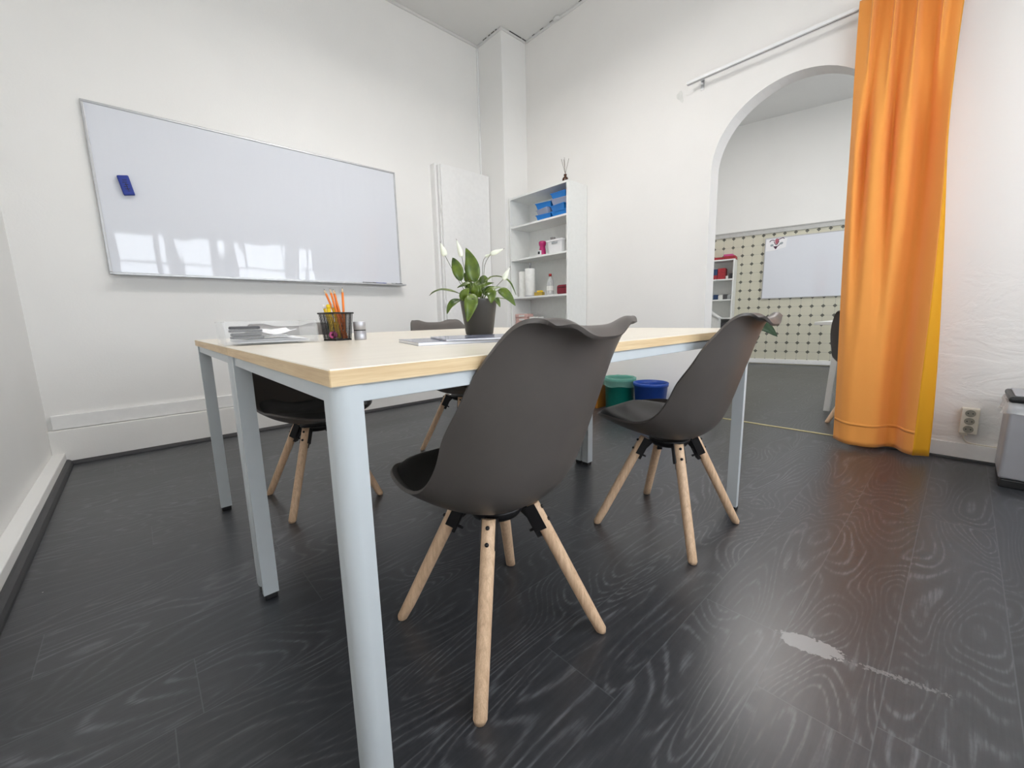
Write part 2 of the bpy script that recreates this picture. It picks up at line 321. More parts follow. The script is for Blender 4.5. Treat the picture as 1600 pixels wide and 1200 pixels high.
# ------------------------------------------------------------------ mesh helpers
def mesh_obj(name, bm, mat, parent=None, smooth=False, loc=None, rot=None, recalc=True):
    if recalc: bmesh.ops.recalc_face_normals(bm, faces=bm.faces)
    me = bpy.data.meshes.new(name); bm.to_mesh(me); bm.free()
    mats = mat if isinstance(mat, (list, tuple)) else [mat]
    for k in mats: me.materials.append(M[k])
    if smooth:
        for f in me.polygons: f.use_smooth = True
    o = bpy.data.objects.new(name, me); C.objects.link(o)
    if parent: o.parent = parent
    if loc: o.location = loc
    if rot: o.rotation_euler = rot
    return o
def thing(name, label, cat, loc=(0, 0, 0), rz=0, group=None):
    o = bpy.data.objects.new(name, None); C.objects.link(o); o.empty_display_size = 0.05
    o.location = loc; o.rotation_euler = (0, 0, rz); o['label'] = label; o['category'] = cat
    if group: o['group'] = group
    return o
def tag(o, label, cat, group=None):
    o['label'] = label; o['category'] = cat
    if group: o['group'] = group
    return o
def structure(o): o['kind'] = 'structure'; return o
def box(bm, x0, x1, y0, y1, z0, z1, bev=0, mi=0, M4=None, seg=2):
    r = bmesh.ops.create_cube(bm, size=1)
    vs = r['verts']
    for v in vs:
        v.co = Vector(((x0+x1)/2+v.co.x*(x1-x0), (y0+y1)/2+v.co.y*(y1-y0), (z0+z1)/2+v.co.z*(z1-z0)))
        if M4: v.co = M4 @ v.co
    fs = set(f for v in vs for f in v.link_faces)
    for f in fs: f.material_index = mi
    if bev:
        es = list(set(e for v in vs for e in v.link_edges))
        bmesh.ops.bevel(bm, geom=es, offset=bev, segments=seg, profile=0.5, affect='EDGES')
    return bm
def lathe(bm, prof, c=(0, 0, 0), n=24, mi=0, cap=True, squash=(1, 1)):
    rings = []
    for r, z in prof:
        rings.append([bm.verts.new((c[0]+r*math.cos(2*PI*i/n)*squash[0], c[1]+r*math.sin(2*PI*i/n)*squash[1], c[2]+z)) for i in range(n)])
    for a, b in zip(rings, rings[1:]):
        for i in range(n):
            f = bm.faces.new((a[i], a[(i+1) % n], b[(i+1) % n], b[i])); f.material_index = mi; f.smooth = True
    if cap:
        if prof[0][0] > 1e-5: bm.faces.new(rings[0][::-1]).material_index = mi
        if prof[-1][0] > 1e-5: bm.faces.new(rings[-1]).material_index = mi
    return bm
def tube(bm, pts, rad, n=8, mi=0, cap=True):
    pts = [Vector(p) for p in pts]; rs = rad if isinstance(rad, (list, tuple)) else [rad]*len(pts)
    rings = []; up = None
    for i, p in enumerate(pts):
        t = (pts[min(i+1, len(pts)-1)]-pts[max(i-1, 0)]).normalized()
        if up is None: up = t.orthogonal().normalized()
        a = (up - t*up.dot(t))
        a = a.normalized() if a.length > 1e-6 else t.orthogonal().normalized()
        up = a; b = t.cross(a)
        rings.append([bm.verts.new(p+(a*math.cos(2*PI*k/n)+b*math.sin(2*PI*k/n))*rs[i]) for k in range(n)])
    for a, b in zip(rings, rings[1:]):
        for i in range(n):
            f = bm.faces.new((a[i], a[(i+1) % n], b[(i+1) % n], b[i])); f.material_index = mi; f.smooth = True
    if cap:
        bm.faces.new(rings[0][::-1]).material_index = mi; bm.faces.new(rings[-1]).material_index = mi
    return bm
def prism(bm, poly, axis, a0, a1, mi=0, M4=None):
    def P(u, v, a):
        q = {'x': (a, u, v), 'y': (u, a, v), 'z': (u, v, a)}[axis]; q = Vector(q)
        return M4 @ q if M4 else q
    A = [bm.verts.new(P(u, v, a0)) for u, v in poly]; B = [bm.verts.new(P(u, v, a1)) for u, v in poly]
    fs = [bm.faces.new(A), bm.faces.new(B[::-1])]
    for i in range(len(poly)):
        j = (i+1) % len(poly); fs.append(bm.faces.new((A[j], A[i], B[i], B[j])))
    for f in fs: f.material_index = mi
    return bm
def grid(bm, fn, nu, nv, mi=0):
    V = [[bm.verts.new(fn(i/(nu-1), j/(nv-1))) for j in range(nv)] for i in range(nu)]
    for i in range(nu-1):
        for j in range(nv-1):
            f = bm.faces.new((V[i][j], V[i+1][j], V[i+1][j+1], V[i][j+1])); f.material_index = mi; f.smooth = True
    return V
def NB(): return bmesh.new()
def crv(pts, t):
    """Catmull-Rom through tuples, t in 0..1"""
    n = len(pts)-1; x = min(max(t*n, 0), n-1e-9); i = int(x); f = x-i
    g = lambda k: pts[min(max(k, 0), n)]
    p0, p1, p2, p3 = g(i-1), g(i), g(i+1), g(i+2)
    return tuple(0.5*((2*b)+(-a+c)*f+(2*a-5*b+4*c-d)*f*f+(-a+3*b-3*c+d)*f**3) for a, b, c, d in zip(p0, p1, p2, p3))
def dup(root, loc=None, rz=None, label=None, group=None, parent=None):
    r = root.copy(); C.objects.link(r)
    if parent: r.parent = parent
    if loc is not None: r.location = loc
    if rz is not None: r.rotation_euler = (0, 0, rz)
    if label: r['label'] = label
    if group: r['group'] = group
    for ch in [o for o in C.objects if o.parent == root]:
        dup(ch, parent=r)
    return r

# ------------------------------------------------------------------ setting
bm = NB(); box(bm, XL-0.1, XR+0.0, YF-0.1, YB+0.1, -0.05, 0); structure(mesh_obj('floor', bm, 'floor'))
bm = NB(); box(bm, XR, 7.95, YF-0.1, YL2, -0.05, 0.0); structure(mesh_obj('floor', bm, 'floor'))
bm = NB(); box(bm, XL-0.1, XR+0.0, YF-0.1, YB+0.1, H, H+0.08); structure(mesh_obj('ceiling', bm, 'ceil'))
bm = NB(); box(bm, X2, 7.95, YF-0.1, YL2+0.05, H2, H2+0.08); structure(mesh_obj('ceiling', bm, 'ceil'))
bm = NB(); box(bm, XL-0.1, XR+0.16, YB, YB+0.1, 0, H); structure(mesh_obj('wall_back', bm, 'wall'))
bm = NB(); box(bm, XL-0.1, XL, YF-0.1, YB, 0, H); structure(mesh_obj('wall_left', bm, 'wall'))
# arch wall
AC, AW, AZ, AHH = 0.868, 0.472, 1.82, 0.452
arch = [(AC-AW, 0), (AC-AW, AZ)]+[(AC+AW*math.cos(PI-PI*i/32), AZ+AHH*math.sin(PI-PI*i/32)) for i in range(1, 32)]+[(AC+AW, AZ), (AC+AW-0.012, 0)]
outer = [(YF-0.1, 0), (YF-0.1, AZ)]+[(AC-AW*math.cos(PI*i/32), H2) for i in range(1, 32)]+[(YB, AZ), (YB, 0)]
bm = NB(); rows = []
for x in (XR, X2): rows.append(([bm.verts.new((x, y, z)) for y, z in arch], [bm.verts.new((x, y, z)) for y, z in outer]))
cor = [[bm.verts.new((x, y, H2)) for y in (YF-0.1, YB)] for x in (XR, X2)]
K = len(arch)
for r in (0, 1):
    ia, oa = rows[r]
    for i in range(K-1):
        if i == 1: bm.faces.new((ia[1], ia[2], oa[2], cor[r][0], oa[1]))
        elif i == K-3: bm.faces.new((ia[i], ia[i+1], oa[i+1], cor[r][1], oa[i]))
        else: bm.faces.new((ia[i], ia[i+1], oa[i+1], oa[i]))
for i in range(K-1): bm.faces.new((rows[0][0][i], rows[0][0][i+1], rows[1][0][i+1], rows[1][0][i]))
structure(mesh_obj('wall_right', bm, 'wall_rough'))
# chimney pillar in the corner
bm = NB(); box(bm, 2.888, XR, 3.214, YB, 0, H, bev=0.006); structure(mesh_obj('wall_corner', bm, 'wall'))
# window wall behind the camera, both rooms
def holed_wall(name, x0, x1, wins, h):
    bm = NB(); xs = [x0]
    for a, b in wins: xs += [a, b]
    xs.append(x1)
    for i in range(0, len(xs), 2): box(bm, xs[i], xs[i+1], YF-0.12, YF, 0, h)
    for a, b in wins:
        box(bm, a, b, YF-0.12, YF, 0, WZ[0]); box(bm, a, b, YF-0.12, YF, WZ[1], h)
    structure(mesh_obj(name, bm, 'wall'))
holed_wall('wall_front', XL-0.1, XR, WIN1, H)
holed_wall('wall_front', X2, 7.95, WIN2, H2)
for k, (a, b) in enumerate(WIN1+WIN2):
    bm = NB()
    for q in ((a, a+0.04, WZ[0], WZ[1]), (b-0.04, b, WZ[0], WZ[1])): box(bm, q[0], q[1], YF-0.09, YF-0.04, q[2], q[3])
    for z in (WZ[0], WZ[1]-0.04): box(bm, a+0.04, b-0.04, YF-0.09, YF-0.04, z, z+0.04)
    box(bm, a+0.04, b-0.04, YF-0.085, YF-0.045, 1.70, 1.725)
    w_ = structure(mesh_obj('window_%d' % (k+1), bm, 'trim'))
    bm = NB(); box(bm, a+0.04, b-0.04, YF-0.068, YF-0.062, WZ[0]+0.04, WZ[1]-0.04); mesh_obj('pane', bm, 'glass', w_)
# back wall of far room is skewed: local frame u right, w towards us
A0 = Vector((7.261, 2.257, 0)); dv = Vector((0.2090, -0.9779, 0)); nn = Vector((dv.y, -dv.x, 0))
FW = Matrix(((dv.x, -nn.x, 0, A0.x), (dv.y, -nn.y, 0, A0.y), (0, 0, 1, 0), (0, 0, 0, 1)))   # local x = right, local y = into the wall
FW_RZ = math.atan2(dv.y, dv.x)
def far(o, u=0, w_=0, z=0):
    o.location = A0+dv*u+nn*w_+Vector((0, 0, z)); o.rotation_euler = (0, 0, FW_RZ); return o
bm = NB(); box(bm, -1.3, 3.2, 0, 0.06, 0, 1.985); far(structure(mesh_obj('wall_far', bm, 'tile')))
bm = NB(); box(bm, -1.3, 3.2, 0.012, 0.06, 1.985, H2); far(structure(mesh_obj('wall_far', bm, 'wall')))
bm = NB(); box(bm, -1.3, 3.2, -0.018, 0.0, 1.985, 2.045, bev=0.003); box(bm, -1.3, 3.2, -0.028, 0.0, 2.045, 2.06); far(structure(mesh_obj('trim_1', bm, 'greytrim')))
bm = NB(); box(bm, -1.3, 3.2, -0.016, 0.0, 0.015, 0.082, bev=0.003); far(structure(mesh_obj('baseboard_far', bm, 'trim')))
bm = NB(); box(bm, -0.10, -0.012, -0.07, -0.017, 0.0, 0.15, bev=0.004); far(structure(mesh_obj('trim_2', bm, 'trim')))
bm = NB(); box(bm, X2, 7.5, YL2-0.02, YL2+0.05, 0, H2); structure(mesh_obj('wall_far_left', bm, 'wall'))
# plinths, skirtings
bm = NB(); box(bm, XL, 2.888, 3.532, YB, 0.0, 0.212, bev=0.004); structure(mesh_obj('baseboard_back', bm, 'wall'))
bm = NB(); box(bm, XL+0.02, 2.26, 3.553, YB, 0.2155, 0.300, bev=0.004); structure(mesh_obj('trim_3', bm, 'trim'))
bm = NB(); box(bm, XL, XL+0.055, YF, 3.532, 0.0, 0.075, bev=0.004); structure(mesh_obj('baseboard_left', bm, 'wall'))
bm = NB(); box(bm, XR-0.018, XR, YF, AC-AW-0.005, 0.012, 0.092, bev=0.003); structure(mesh_obj('baseboard_right', bm, 'trim'))
bm = NB(); box(bm, XR-0.018, XR, AC+AW+0.005, 3.214, 0.012, 0.092, bev=0.003); structure(mesh_obj('baseboard_right', bm, 'trim'))
def cove(name, p0, p1, d, r=0.022):
    bm = NB(); d = Vector(d); p0 = Vector(p0); p1 = Vector(p1); a = []; b = []
    prof = [(0, 0), (0, r*1.3)]+[(r*(1-math.cos(t*PI/10))*1.0+0.0, r*1.3*(1-math.sin(t*PI/10))) for t in range(1, 5)]+[(r, 0)]
    prof = [(0, 0), (0.0, r*1.3), (r*0.35, r*1.25), (r*0.75, r*0.9), (r, r*0.35), (r*1.05, 0)]
    for u, z in prof:
        a.append(bm.verts.new(p0+d*u+Vector((0, 0, z)))); b.append(bm.verts.new(p1+d*u+Vector((0, 0, z))))
    bm.faces.new(a); bm.faces.new(b[::-1])
    for i in range(len(a)): j = (i+1) % len(a); bm.faces.new((a[j], a[i], b[i], b[j]))
    structure(mesh_obj(name, bm, 'cove'))
cove('trim_4', (XL+0.055, YF, 0), (XL+0.055, 3.532, 0), (1, 0, 0), 0.026)
cove('trim_5', (XL+0.055, 3.532, 0), (2.3, 3.532, 0), (0, -1, 0), 0.018)
cove('trim_6', (XR-0.0, YF, 0), (XR-0.0, AC-AW, 0), (-1, 0, 0), 0.020)
# slim moulding where walls meet the ceiling, with open cracks
bm = NB(); box(bm, XL, 2.888, YB-0.018, YB, H-0.022, H, bev=0.004); structure(mesh_obj('trim_7', bm, 'ceil'))
bm = NB(); box(bm, 2.870, 2.888, 3.214, YB-0.018, H-0.02, H, bev=0.004); box(bm, 2.870, XR-0.018, 3.196, 3.214, H-0.02, H, bev=0.004); structure(mesh_obj('trim_8', bm, 'ceil'))
bm = NB(); box(bm, XR-0.018, XR, YF, 3.196, H-0.02, H, bev=0.004); structure(mesh_obj('trim_9', bm, 'ceil'))
bm = NB()
for i in range(26):
    y = random.uniform(1.6, 3.15); l = random.uniform(0.008, 0.05); x = XR-0.019-random.uniform(0, 0.03) if i % 3 == 0 else XR-0.0195
    box(bm, x-0.003, x, y, y+l, H-0.0045, H-0.0005)
for i in range(7):
    x = random.uniform(2.89, XR-0.05); l = random.uniform(0.02, 0.07); box(bm, x, x+l, 3.191, 3.195, H-0.006, H-0.0005)
for i in range(6):
    y = random.uniform(3.22, 3.5); l = random.uniform(0.02, 0.06); box(bm, 2.865, 2.869, y, y+l, H-0.006, H-0.0005)
structure(mesh_obj('trim_10', bm, 'darkback'))
bm = NB(); bmesh.ops.create_icosphere(bm, subdivisions=3, radius=0.022)
for v in bm.verts: v.co = Vector((v.co.x*1.3, v.co.y*1.6, v.co.z*0.6))+Vector((XR-0.03, 2.78, H-0.012))
structure(mesh_obj('trim_11', bm, 'ceil', smooth=True))
# brass threshold
bm = NB(); box(bm, 3.275, 3.300, AC-AW+0.002, AC+AW-0.014, 0.0, 0.004, bev=0.001); structure(mesh_obj('trim_12', bm, 'brass'))
# filled hole by the curtain rail
bm = NB(); pts = []
for i in range(14):
    a = 2*PI*i/14; r = 1+0.25*math.sin(3*a+1); pts.append((1.594+0.022*r*math.cos(a)+0.012*math.sin(a), 2.405+0.04*r*math.sin(a)))
prism(bm, pts, 'x', XR-0.0015, XR+0.0005); structure(mesh_obj('trim_13', bm, 'patchw'))

# ceiling panels (out of frame, they light the rooms)
def lamp(x, y, h, drop, lx, ly, label):
    t = thing('ceiling_lamp', label, 'ceiling lamp', (x, y, h))
    bm = NB(); box(bm, -lx/2, lx/2, -ly/2, ly/2, -drop-0.05, -drop-0.0, bev=0.004); mesh_obj('lamp_body', bm, 'white', t)
    bm = NB(); box(bm, -lx/2+0.015, lx/2-0.015, -ly/2+0.015, ly/2-0.015, -drop-0.054, -drop-0.0505); mesh_obj('diffuser', bm, 'led', t)
    if drop:
        for sx in (-1, 1):
            bm = NB(); tube(bm, [(sx*lx*0.4, 0, 0), (sx*lx*0.4, 0, -drop)], 0.002, 6); mesh_obj('suspension_cord', bm, 'white', t)
lamp(1.45, 1.85, H, 0.50, 1.2, 0.30, 'long white pendant lamp hanging above the desks')
lamp(1.00, 0.25, H, 0.0, 0.34, 0.34, 'unseen square ceiling lamp near the front windows, added to brighten the left wall')  # lamp added out of view to lift the left wall
lamp(5.2, 1.2, H2, 0.0, 0.72, 0.72, 'unseen square ceiling lamp added to brighten the room beyond the arch')  # added fill: an unseen lamp that brightens the far room

# ------------------------------------------------------------------ chairs
ST = [  # yc, zc, w, yr, zr  (front lip -> top edge)
 (0.262, 0.418, 0.120, 0.238, 0.432), (0.235, 0.412, 0.165, 0.205, 0.440), (0.170, 0.392, 0.205, 0.140, 0.447), (0.070, 0.372, 0.228, 0.055, 0.446),
 (-0.030, 0.364, 0.236, -0.015, 0.458), (-0.100, 0.376, 0.238, -0.062, 0.490), (-0.150, 0.415, 0.236, -0.095, 0.540), (-0.180, 0.480, 0.237, -0.122, 0.597),
 (-0.203, 0.560, 0.230, -0.160, 0.655), (-0.226, 0.640, 0.219, -0.192, 0.712), (-0.245, 0.712, 0.202, -0.225, 0.758), (-0.263, 0.765, 0.188, -0.250, 0.788),
 (-0.277, 0.784, 0.176, -0.268, 0.801), (-0.290, 0.790, 0.162, -0.282, 0.804), (-0.306, 0.785, 0.149, -0.294, 0.801), (-0.322, 0.771, 0.134, -0.303, 0.792)]
def shell_pt(u, t):
    yc, zc, wd, yr, zr = crv(ST, t)
    k = abs(u)**2.5
    hump = 0.015*max(0, (t-0.65)/0.35)*math.exp(-((abs(u)-0.70)/0.25)**2)
    return Vector((wd*u, yc+(yr-yc)*k, zc+(zr-zc)*k+hump))
def shell_n(u, t):
    e = 1e-3; a = shell_pt(min(u+e, 1), t)-shell_pt(max(u-e, -1), t); b = shell_pt(u, min(t+e, 1))-shell_pt(u, max(t-e, 0))
    n = b.cross(a).normalized(); n = -n if n.z < 0 and t < 0.35 else n
    return n
def build_shell(parent):
    bm = NB(); nu, nv = 41, 56
    V = grid(bm, lambda a, b: shell_pt(math.copysign(1-(1-abs(2*a-1))**1.5, 2*a-1), b), nu, nv)
    # make normals point outward (down / back)
    bm.faces.ensure_lookup_table(); bm.normal_update()
    o = mesh_obj('seat_shell', bm, 'shell', parent, smooth=True)
    s = o.modifiers.new('thickness', 'SOLIDIFY'); s.thickness = 0.008; s.offset = 0
    q = o.modifiers.new('soft_rim', 'BEVEL'); q.width = 0.003; q.segments = 3; q.limit_method = 'ANGLE'; q.angle_limit = 1.0
    return o
def build_pad(parent):
    bm = NB(); nu, nv = 21, 26; T0, T1, UW = 0.033, 0.420, 0.90
    def nrm(u, t):
        e = 2e-3; a = shell_pt(u+e, t)-shell_pt(u-e, t); b = shell_pt(u, t+e)-shell_pt(u, t-e)
        n = a.cross(b); n.normalize()
        return n if (n.z > 0 or n.y > 0) and n.dot(Vector((0, 0.7, 0.7))) > 0 else -n
    def top(a, b):
        # rounded-corner footprint
        s = 2*a-1; t = T0+(T1-T0)*b
        sh = 1-0.35*max(0, (b-0.72)/0.28)**2.2-0.12*max(0, (0.15-b)/0.15)**2
        u = UW*s*sh
        edge = max(0.0, 1-abs(s)**5)*max(0.0, 1-abs(2*b-1)**7)
        th = 0.006+0.034*edge**0.6*(1-0.35*b)
        return shell_pt(u, t)+nrm(u, t)*th
    def bot(a, b):
        s = 2*a-1; t = T0+(T1-T0)*b
        sh = 1-0.35*max(0, (b-0.72)/0.28)**2.2-0.12*max(0, (0.15-b)/0.15)**2
        u = UW*s*sh
        return shell_pt(u, t)+nrm(u, t)*0.0045
    A = grid(bm, top, nu, nv); B = grid(bm, bot, nu, nv)
    for i in range(nu-1):
        bm.faces.new((A[i][0], A[i+1][0], B[i+1][0], B[i][0])); bm.faces.new((A[i][-1], A[i+1][-1], B[i+1][-1], B[i][-1]))
    for j in range(nv-1):
        bm.faces.new((A[0][j], A[0][j+1], B[0][j+1], B[0][j])); bm.faces.new((A[-1][j], A[-1][j+1], B[-1][j+1], B[-1][j]))
    return mesh_obj('seat_cushion', bm, 'pad', parent, smooth=True)
def make_chair(label):
    t = thing('dining_chair', label, 'chair', group='shell chairs with wooden legs')
    build_shell(t); build_pad(t)
    bm = NB(); lathe(bm, [(0.045, 0.322), (0.062, 0.326), (0.075, 0.346), (0.072, 0.3535)], n=20); mesh_obj('base_hub', bm, 'blackm', t)
    for sx, sy in ((-1, -1), (1, -1), (1, 1), (-1, 1)):
        top = Vector((sx*0.066, sy*0.066, 0.352)); foot = Vector((sx*0.191, sy*0.191, 0)); ax = (foot-top).normalized()
        out = Vector((sx, sy, 0)).normalized(); side = ax.cross(out).normalized(); o2 = side.cross(ax).normalized()
        if o2.dot(out) < 0: o2 = -o2
        bm = NB(); rings = []; K = 14; Ln = (foot-top).length
        for k in range(K+1):
            f = k/K; r = 0.0175-0.0025*f
            if k == K: r *= 0.80
            ring = []
            for a in range(16):
                c, s_ = math.cos(2*PI*a/16), math.sin(2*PI*a/16)
                p = top+ax*(Ln*(f if k < K else 1.0))+(o2*c+side*s_)*r
                if k == K: p.z = 0.0005
                elif k == K-1: p = foot-ax*0.006+(o2*c+side*s_)*r; p.z = max(p.z, 0.004)
                if k == 0: p.z = min(p.z, 0.356)
                ring.append(bm.verts.new(p))
            rings.append(ring)
        for a, b in zip(rings, rings[1:]):
            for i in range(16): bm.faces.new((a[i], a[(i+1) % 16], b[(i+1) % 16], b[i])).smooth = True
        bm.faces.new(rings[0][::-1]); bm.faces.new(rings[-1])
        leg = mesh_obj('leg', bm, 'beech', t)
        # black bracket cheek on the inner side of the leg
        bm = NB()
        R3 = Matrix((side, ax, o2)).transposed().to_4x4(); R3.translation = top
        box(bm, -0.010, 0.010, 0.0, 0.085, -0.026, -0.0165, bev=0.002, M4=R3)
        prism(bm, [(-0.0, -0.020), (0.050, -0.020), (0.034, -0.029), (0.0, -0.040)], 'x', -0.0025, 0.0025, M4=R3)
        box(bm, -0.019, -0.0165, 0.0, 0.068, -0.020, 0.006, bev=0.0008, M4=R3); box(bm, 0.0165, 0.019, 0.0, 0.068, -0.020, 0.006, bev=0.0008, M4=R3)
        tube(bm, [R3 @ Vector((0, 0.066, -0.024)), R3 @ Vector((0, 0.066, -0.040))], 0.004)
        mesh_obj('bracket', bm, 'blackm', t)
        for d in (0.020, 0.056):
            bm = NB(); bmesh.ops.create_icosphere(bm, subdivisions=2, radius=0.0052)
            c = top+ax*d+o2*0.0175
            for v in bm.verts: v.co = v.co+c
            mesh_obj('bolt', bm, 'blackm', leg, smooth=True)
    return t
ch = make_chair('grey-brown shell chair nearest the camera, seen from behind at the desk front')
ch.location = (0.6225, 0.757, 0); ch.rotation_euler = (0, 0, math.radians(-4))
shells = {}
def turn_shell(c, deg):
    for o in C.objects:
        if o.parent == c and (o.name.startswith('seat_shell') or o.name.startswith('seat_cushion')): o.rotation_euler = (0, 0, math.radians(deg))
c2 = dup(ch, (1.448, 0.709, 0), 0.0, 'grey-brown shell chair at the right end of the desk front, in front of the buckets')
c3 = dup(ch, (0.57, 1.97, 0), PI, 'shell chair behind the left end of the desks, under the pencil cup and tray')
c4 = dup(ch, (1.44, 2.035, 0), PI+0.03, 'shell chair behind the desks, its backrest top showing left of the potted lily')
c5 = dup(ch, (3.82, 0.385, 0), -PI/2-0.12, 'dark shell chair in the far room, mostly hidden behind the orange curtain')
turn_shell(ch, 7); turn_shell(c2, 2); turn_shell(c3, 1); turn_shell(c4, -2); turn_shell(c5, 0)

# ------------------------------------------------------------------ desks
def make_desk(label):
    t = thing('office_desk', label, 'desk', group='two matching desks pushed together')
    W_, D_, Z1, Z0 = 1.6, 0.80, 0.750, 0.7255
    bm = NB(); box(bm, 0, W_, 0, D_, Z0, Z1, bev=0.0015, seg=1)
    for f in bm.faces:
        n = f.normal
        f.normal_update(); n = f.normal
        f.material_index = 0 if abs(n.z) > 0.7 else (1 if abs(n.y) > 0.7 else 2)
    mesh_obj('tabletop', bm, ['maple_top', 'maple_edge', 'maple_edge_y'], t)
    i0, lw = 0.004, 0.040
    bm = NB()
    for y in (i0+0.004, D_-i0-0.024): box(bm, i0+lw-0.002, W_-i0-lw+0.002, y, y+0.020, 0.700, 0.7250, bev=0.0015)
    for x in (i0+0.004, W_-i0-0.024): box(bm, x, x+0.020, i0+lw-0.002, D_-i0-lw+0.002, 0.700, 0.7250, bev=0.0015)
    mesh_obj('apron_frame', bm, 'silver', t)
    for sx in (0, 1):
        for sy in (0, 1):
            # square tube whose outer corner is a quarter round
            poly = [(lw, 0), (lw, lw), (0, lw)]+[(0.022-0.022*math.cos(a*PI/12), 0.022-0.022*math.sin(a*PI/12)) for a in range(0, 7)]
            P = []
            for u, v in poly:
                P.append((i0+u if sx == 0 else W_-i0-u, i0+v if sy == 0 else D_-i0-v))
            bm = NB(); prism(bm, P, 'z', 0.018, 0.7250)
            bmesh.ops.recalc_face_normals(bm, faces=bm.faces)
            for e_ in bm.edges: e_.smooth = e_.calc_face_angle(0) < 0.5
            l = mesh_obj('leg', bm, 'silver', t, smooth=True); wn_ = l.modifiers.new('even_normals', 'WEIGHTED_NORMAL'); wn_.weight = 100; wn_.keep_sharp = True
            cx, cy = (i0+lw/2 if sx == 0 else W_-i0-lw/2), (i0+lw/2 if sy == 0 else D_-i0-lw/2)
            bm = NB(); box(bm, cx-0.017, cx+0.017, cy-0.017, cy+0.017, 0.0, 0.019, bev=0.003); mesh_obj('foot_cap', bm, 'blackp', l)
    return t
d1 = make_desk('nearest maple-topped desk on pale grey legs, its corner toward the camera'); d1.location = (0.179, 0.549, 0)
d2 = dup(d1, (0.179, 1.351, 0), 0.0, 'maple-topped desk pushed behind the nearer desk, carrying the clear tray')

# ------------------------------------------------------------------ whiteboard
wb = thing('whiteboard', 'wide white wall whiteboard in a thin aluminium frame, above the left half of the desks', 'whiteboard', (0.905, YB, 1.13))
bm = NB(); box(bm, -0.960, 0.960, -0.018, -0.004, 0.012, 0.968); mesh_obj('writing_surface', bm, 'board', wb)
bm = NB(); Wb = 0.974
box(bm, -Wb, Wb, -0.024, 0, 0, 0.014, bev=0.003); box(bm, -Wb, Wb, -0.024, 0, 0.966, 0.980, bev=0.003)
box(bm, -Wb, -Wb+0.014, -0.024, 0, 0.014, 0.966, bev=0.003); box(bm, Wb-0.014, Wb, -0.024, 0, 0.014, 0.966, bev=0.003)
mesh_obj('frame', bm, 'alu', wb)
bm = NB(); box(bm, -Wb+0.02, Wb+0.012, -0.085, -0.024, -0.006, -0.002); box(bm, -Wb+0.02, Wb+0.012, -0.087, -0.083, -0.006, 0.006, bev=0.001); mesh_obj('pen_tray', bm, 'alu', wb)
er = thing('board_eraser', 'blue rectangular board eraser stuck on the upper left of the whiteboard', 'eraser', (0.0715, YB-0.018, 1.661))
R = Matrix.Rotation(math.radians(-10), 4, 'Y')

bm = NB(); box(bm, -0.027, 0.027, -0.030, -0.008, -0.056, 0.056, bev=0.006, M4=R, seg=3); mesh_obj('eraser_body', bm, 'eraserb', er)
bm = NB(); box(bm, -0.025, 0.025, -0.008, 0, -0.054, 0.054, M4=R); mesh_obj('felt_pad', bm, 'felt', er)
bm = NB()
for k, (a, b, h) in enumerate(((-0.008, 0.012, 0.004), (-0.012, 0.010, 0.004), (-0.005, 0.012, 0.005), (-0.012, 0.007, 0.004), (-0.010, 0.012, 0.004), (-0.002, 0.010, 0.003))):
    z = 0.030-0.0125*k; box(bm, a, b, -0.0306, -0.0302, z-h, z, M4=R)
box(bm, 0.0, 0.004, -0.0306, -0.0302, -0.03, 0.01, M4=R)
mesh_obj('printed_mark', bm, 'eraserd', er)
def marker(x, col, label, cap, rz=0.0, ln=0.125):
    t = thing('board_marker', label, 'marker', (x, YB-0.055, 1.1282), rz, 'markers on the whiteboard tray')
    bm = NB(); tube(bm, [(-ln/2, 0, 0.0085), (ln/2-0.035, 0, 0.0085)], 0.0075, 10); mesh_obj('barrel', bm, col, t)
    bm = NB(); tube(bm, [(ln/2-0.036, 0, 0.0085), (ln/2-0.005, 0, 0.0085), (ln/2, 0, 0.0085)], [0.0083, 0.0080, 0.006], 10); mesh_obj('cap', bm, cap, t)
marker(1.56, 'darkg', 'leftmost dark marker lying on the whiteboard tray', 'blackp')
marker(1.665, 'blue', 'blue-bodied marker on the whiteboard tray, second from the left', 'blue', 0.03, 0.10)
marker(1.755, 'white', 'white marker with grey cap in the middle of the tray markers', 'greyp', -0.02, 0.08)
marker(1.835, 'blackp', 'rightmost black marker on the whiteboard tray', 'blackp', 0.02, 0.07)
bm = NB(); box(bm, 0.69, 0.80, YB-0.0, YB-0.0, 1.2, 1.2); bm.free()

# ------------------------------------------------------------------ tall white wall cupboard door beside the corner
cb = thing('wall_cupboard', 'tall flush white cupboard with one plain door, left of the corner pillar', 'cupboard', (2.29, YB, 0))
bm = NB(); box(bm, 0.0, 0.592, -0.098, -0.0, 0.0, 2.245); mesh_obj('body', bm, 'trim', cb)
bm = NB(); box(bm, 0.010, 0.592, -0.125, -0.101, 0.10, 2.250, bev=0.003); dd = mesh_obj('door', bm, 'trim', cb)
for z in (0.40, 0.96, 1.85):
    bm = NB(); tube(bm, [(0.004, -0.112, z-0.035), (0.004, -0.112, z+0.035)], 0.006, 10); mesh_obj('hinge', bm, 'trim', dd)
bm = NB(); box(bm, 2.262, 2.286, YB-0.075, YB, 0.212, 2.262, bev=0.003); structure(mesh_obj('trim_14', bm, 'trim'))
# cable along the corner
bm = NB(); box(bm, 2.868, 2.8875, YB-0.012, YB-0.0, 2.26, H-0.02, bev=0.003); structure(mesh_obj('trim_15', bm, 'trim'))

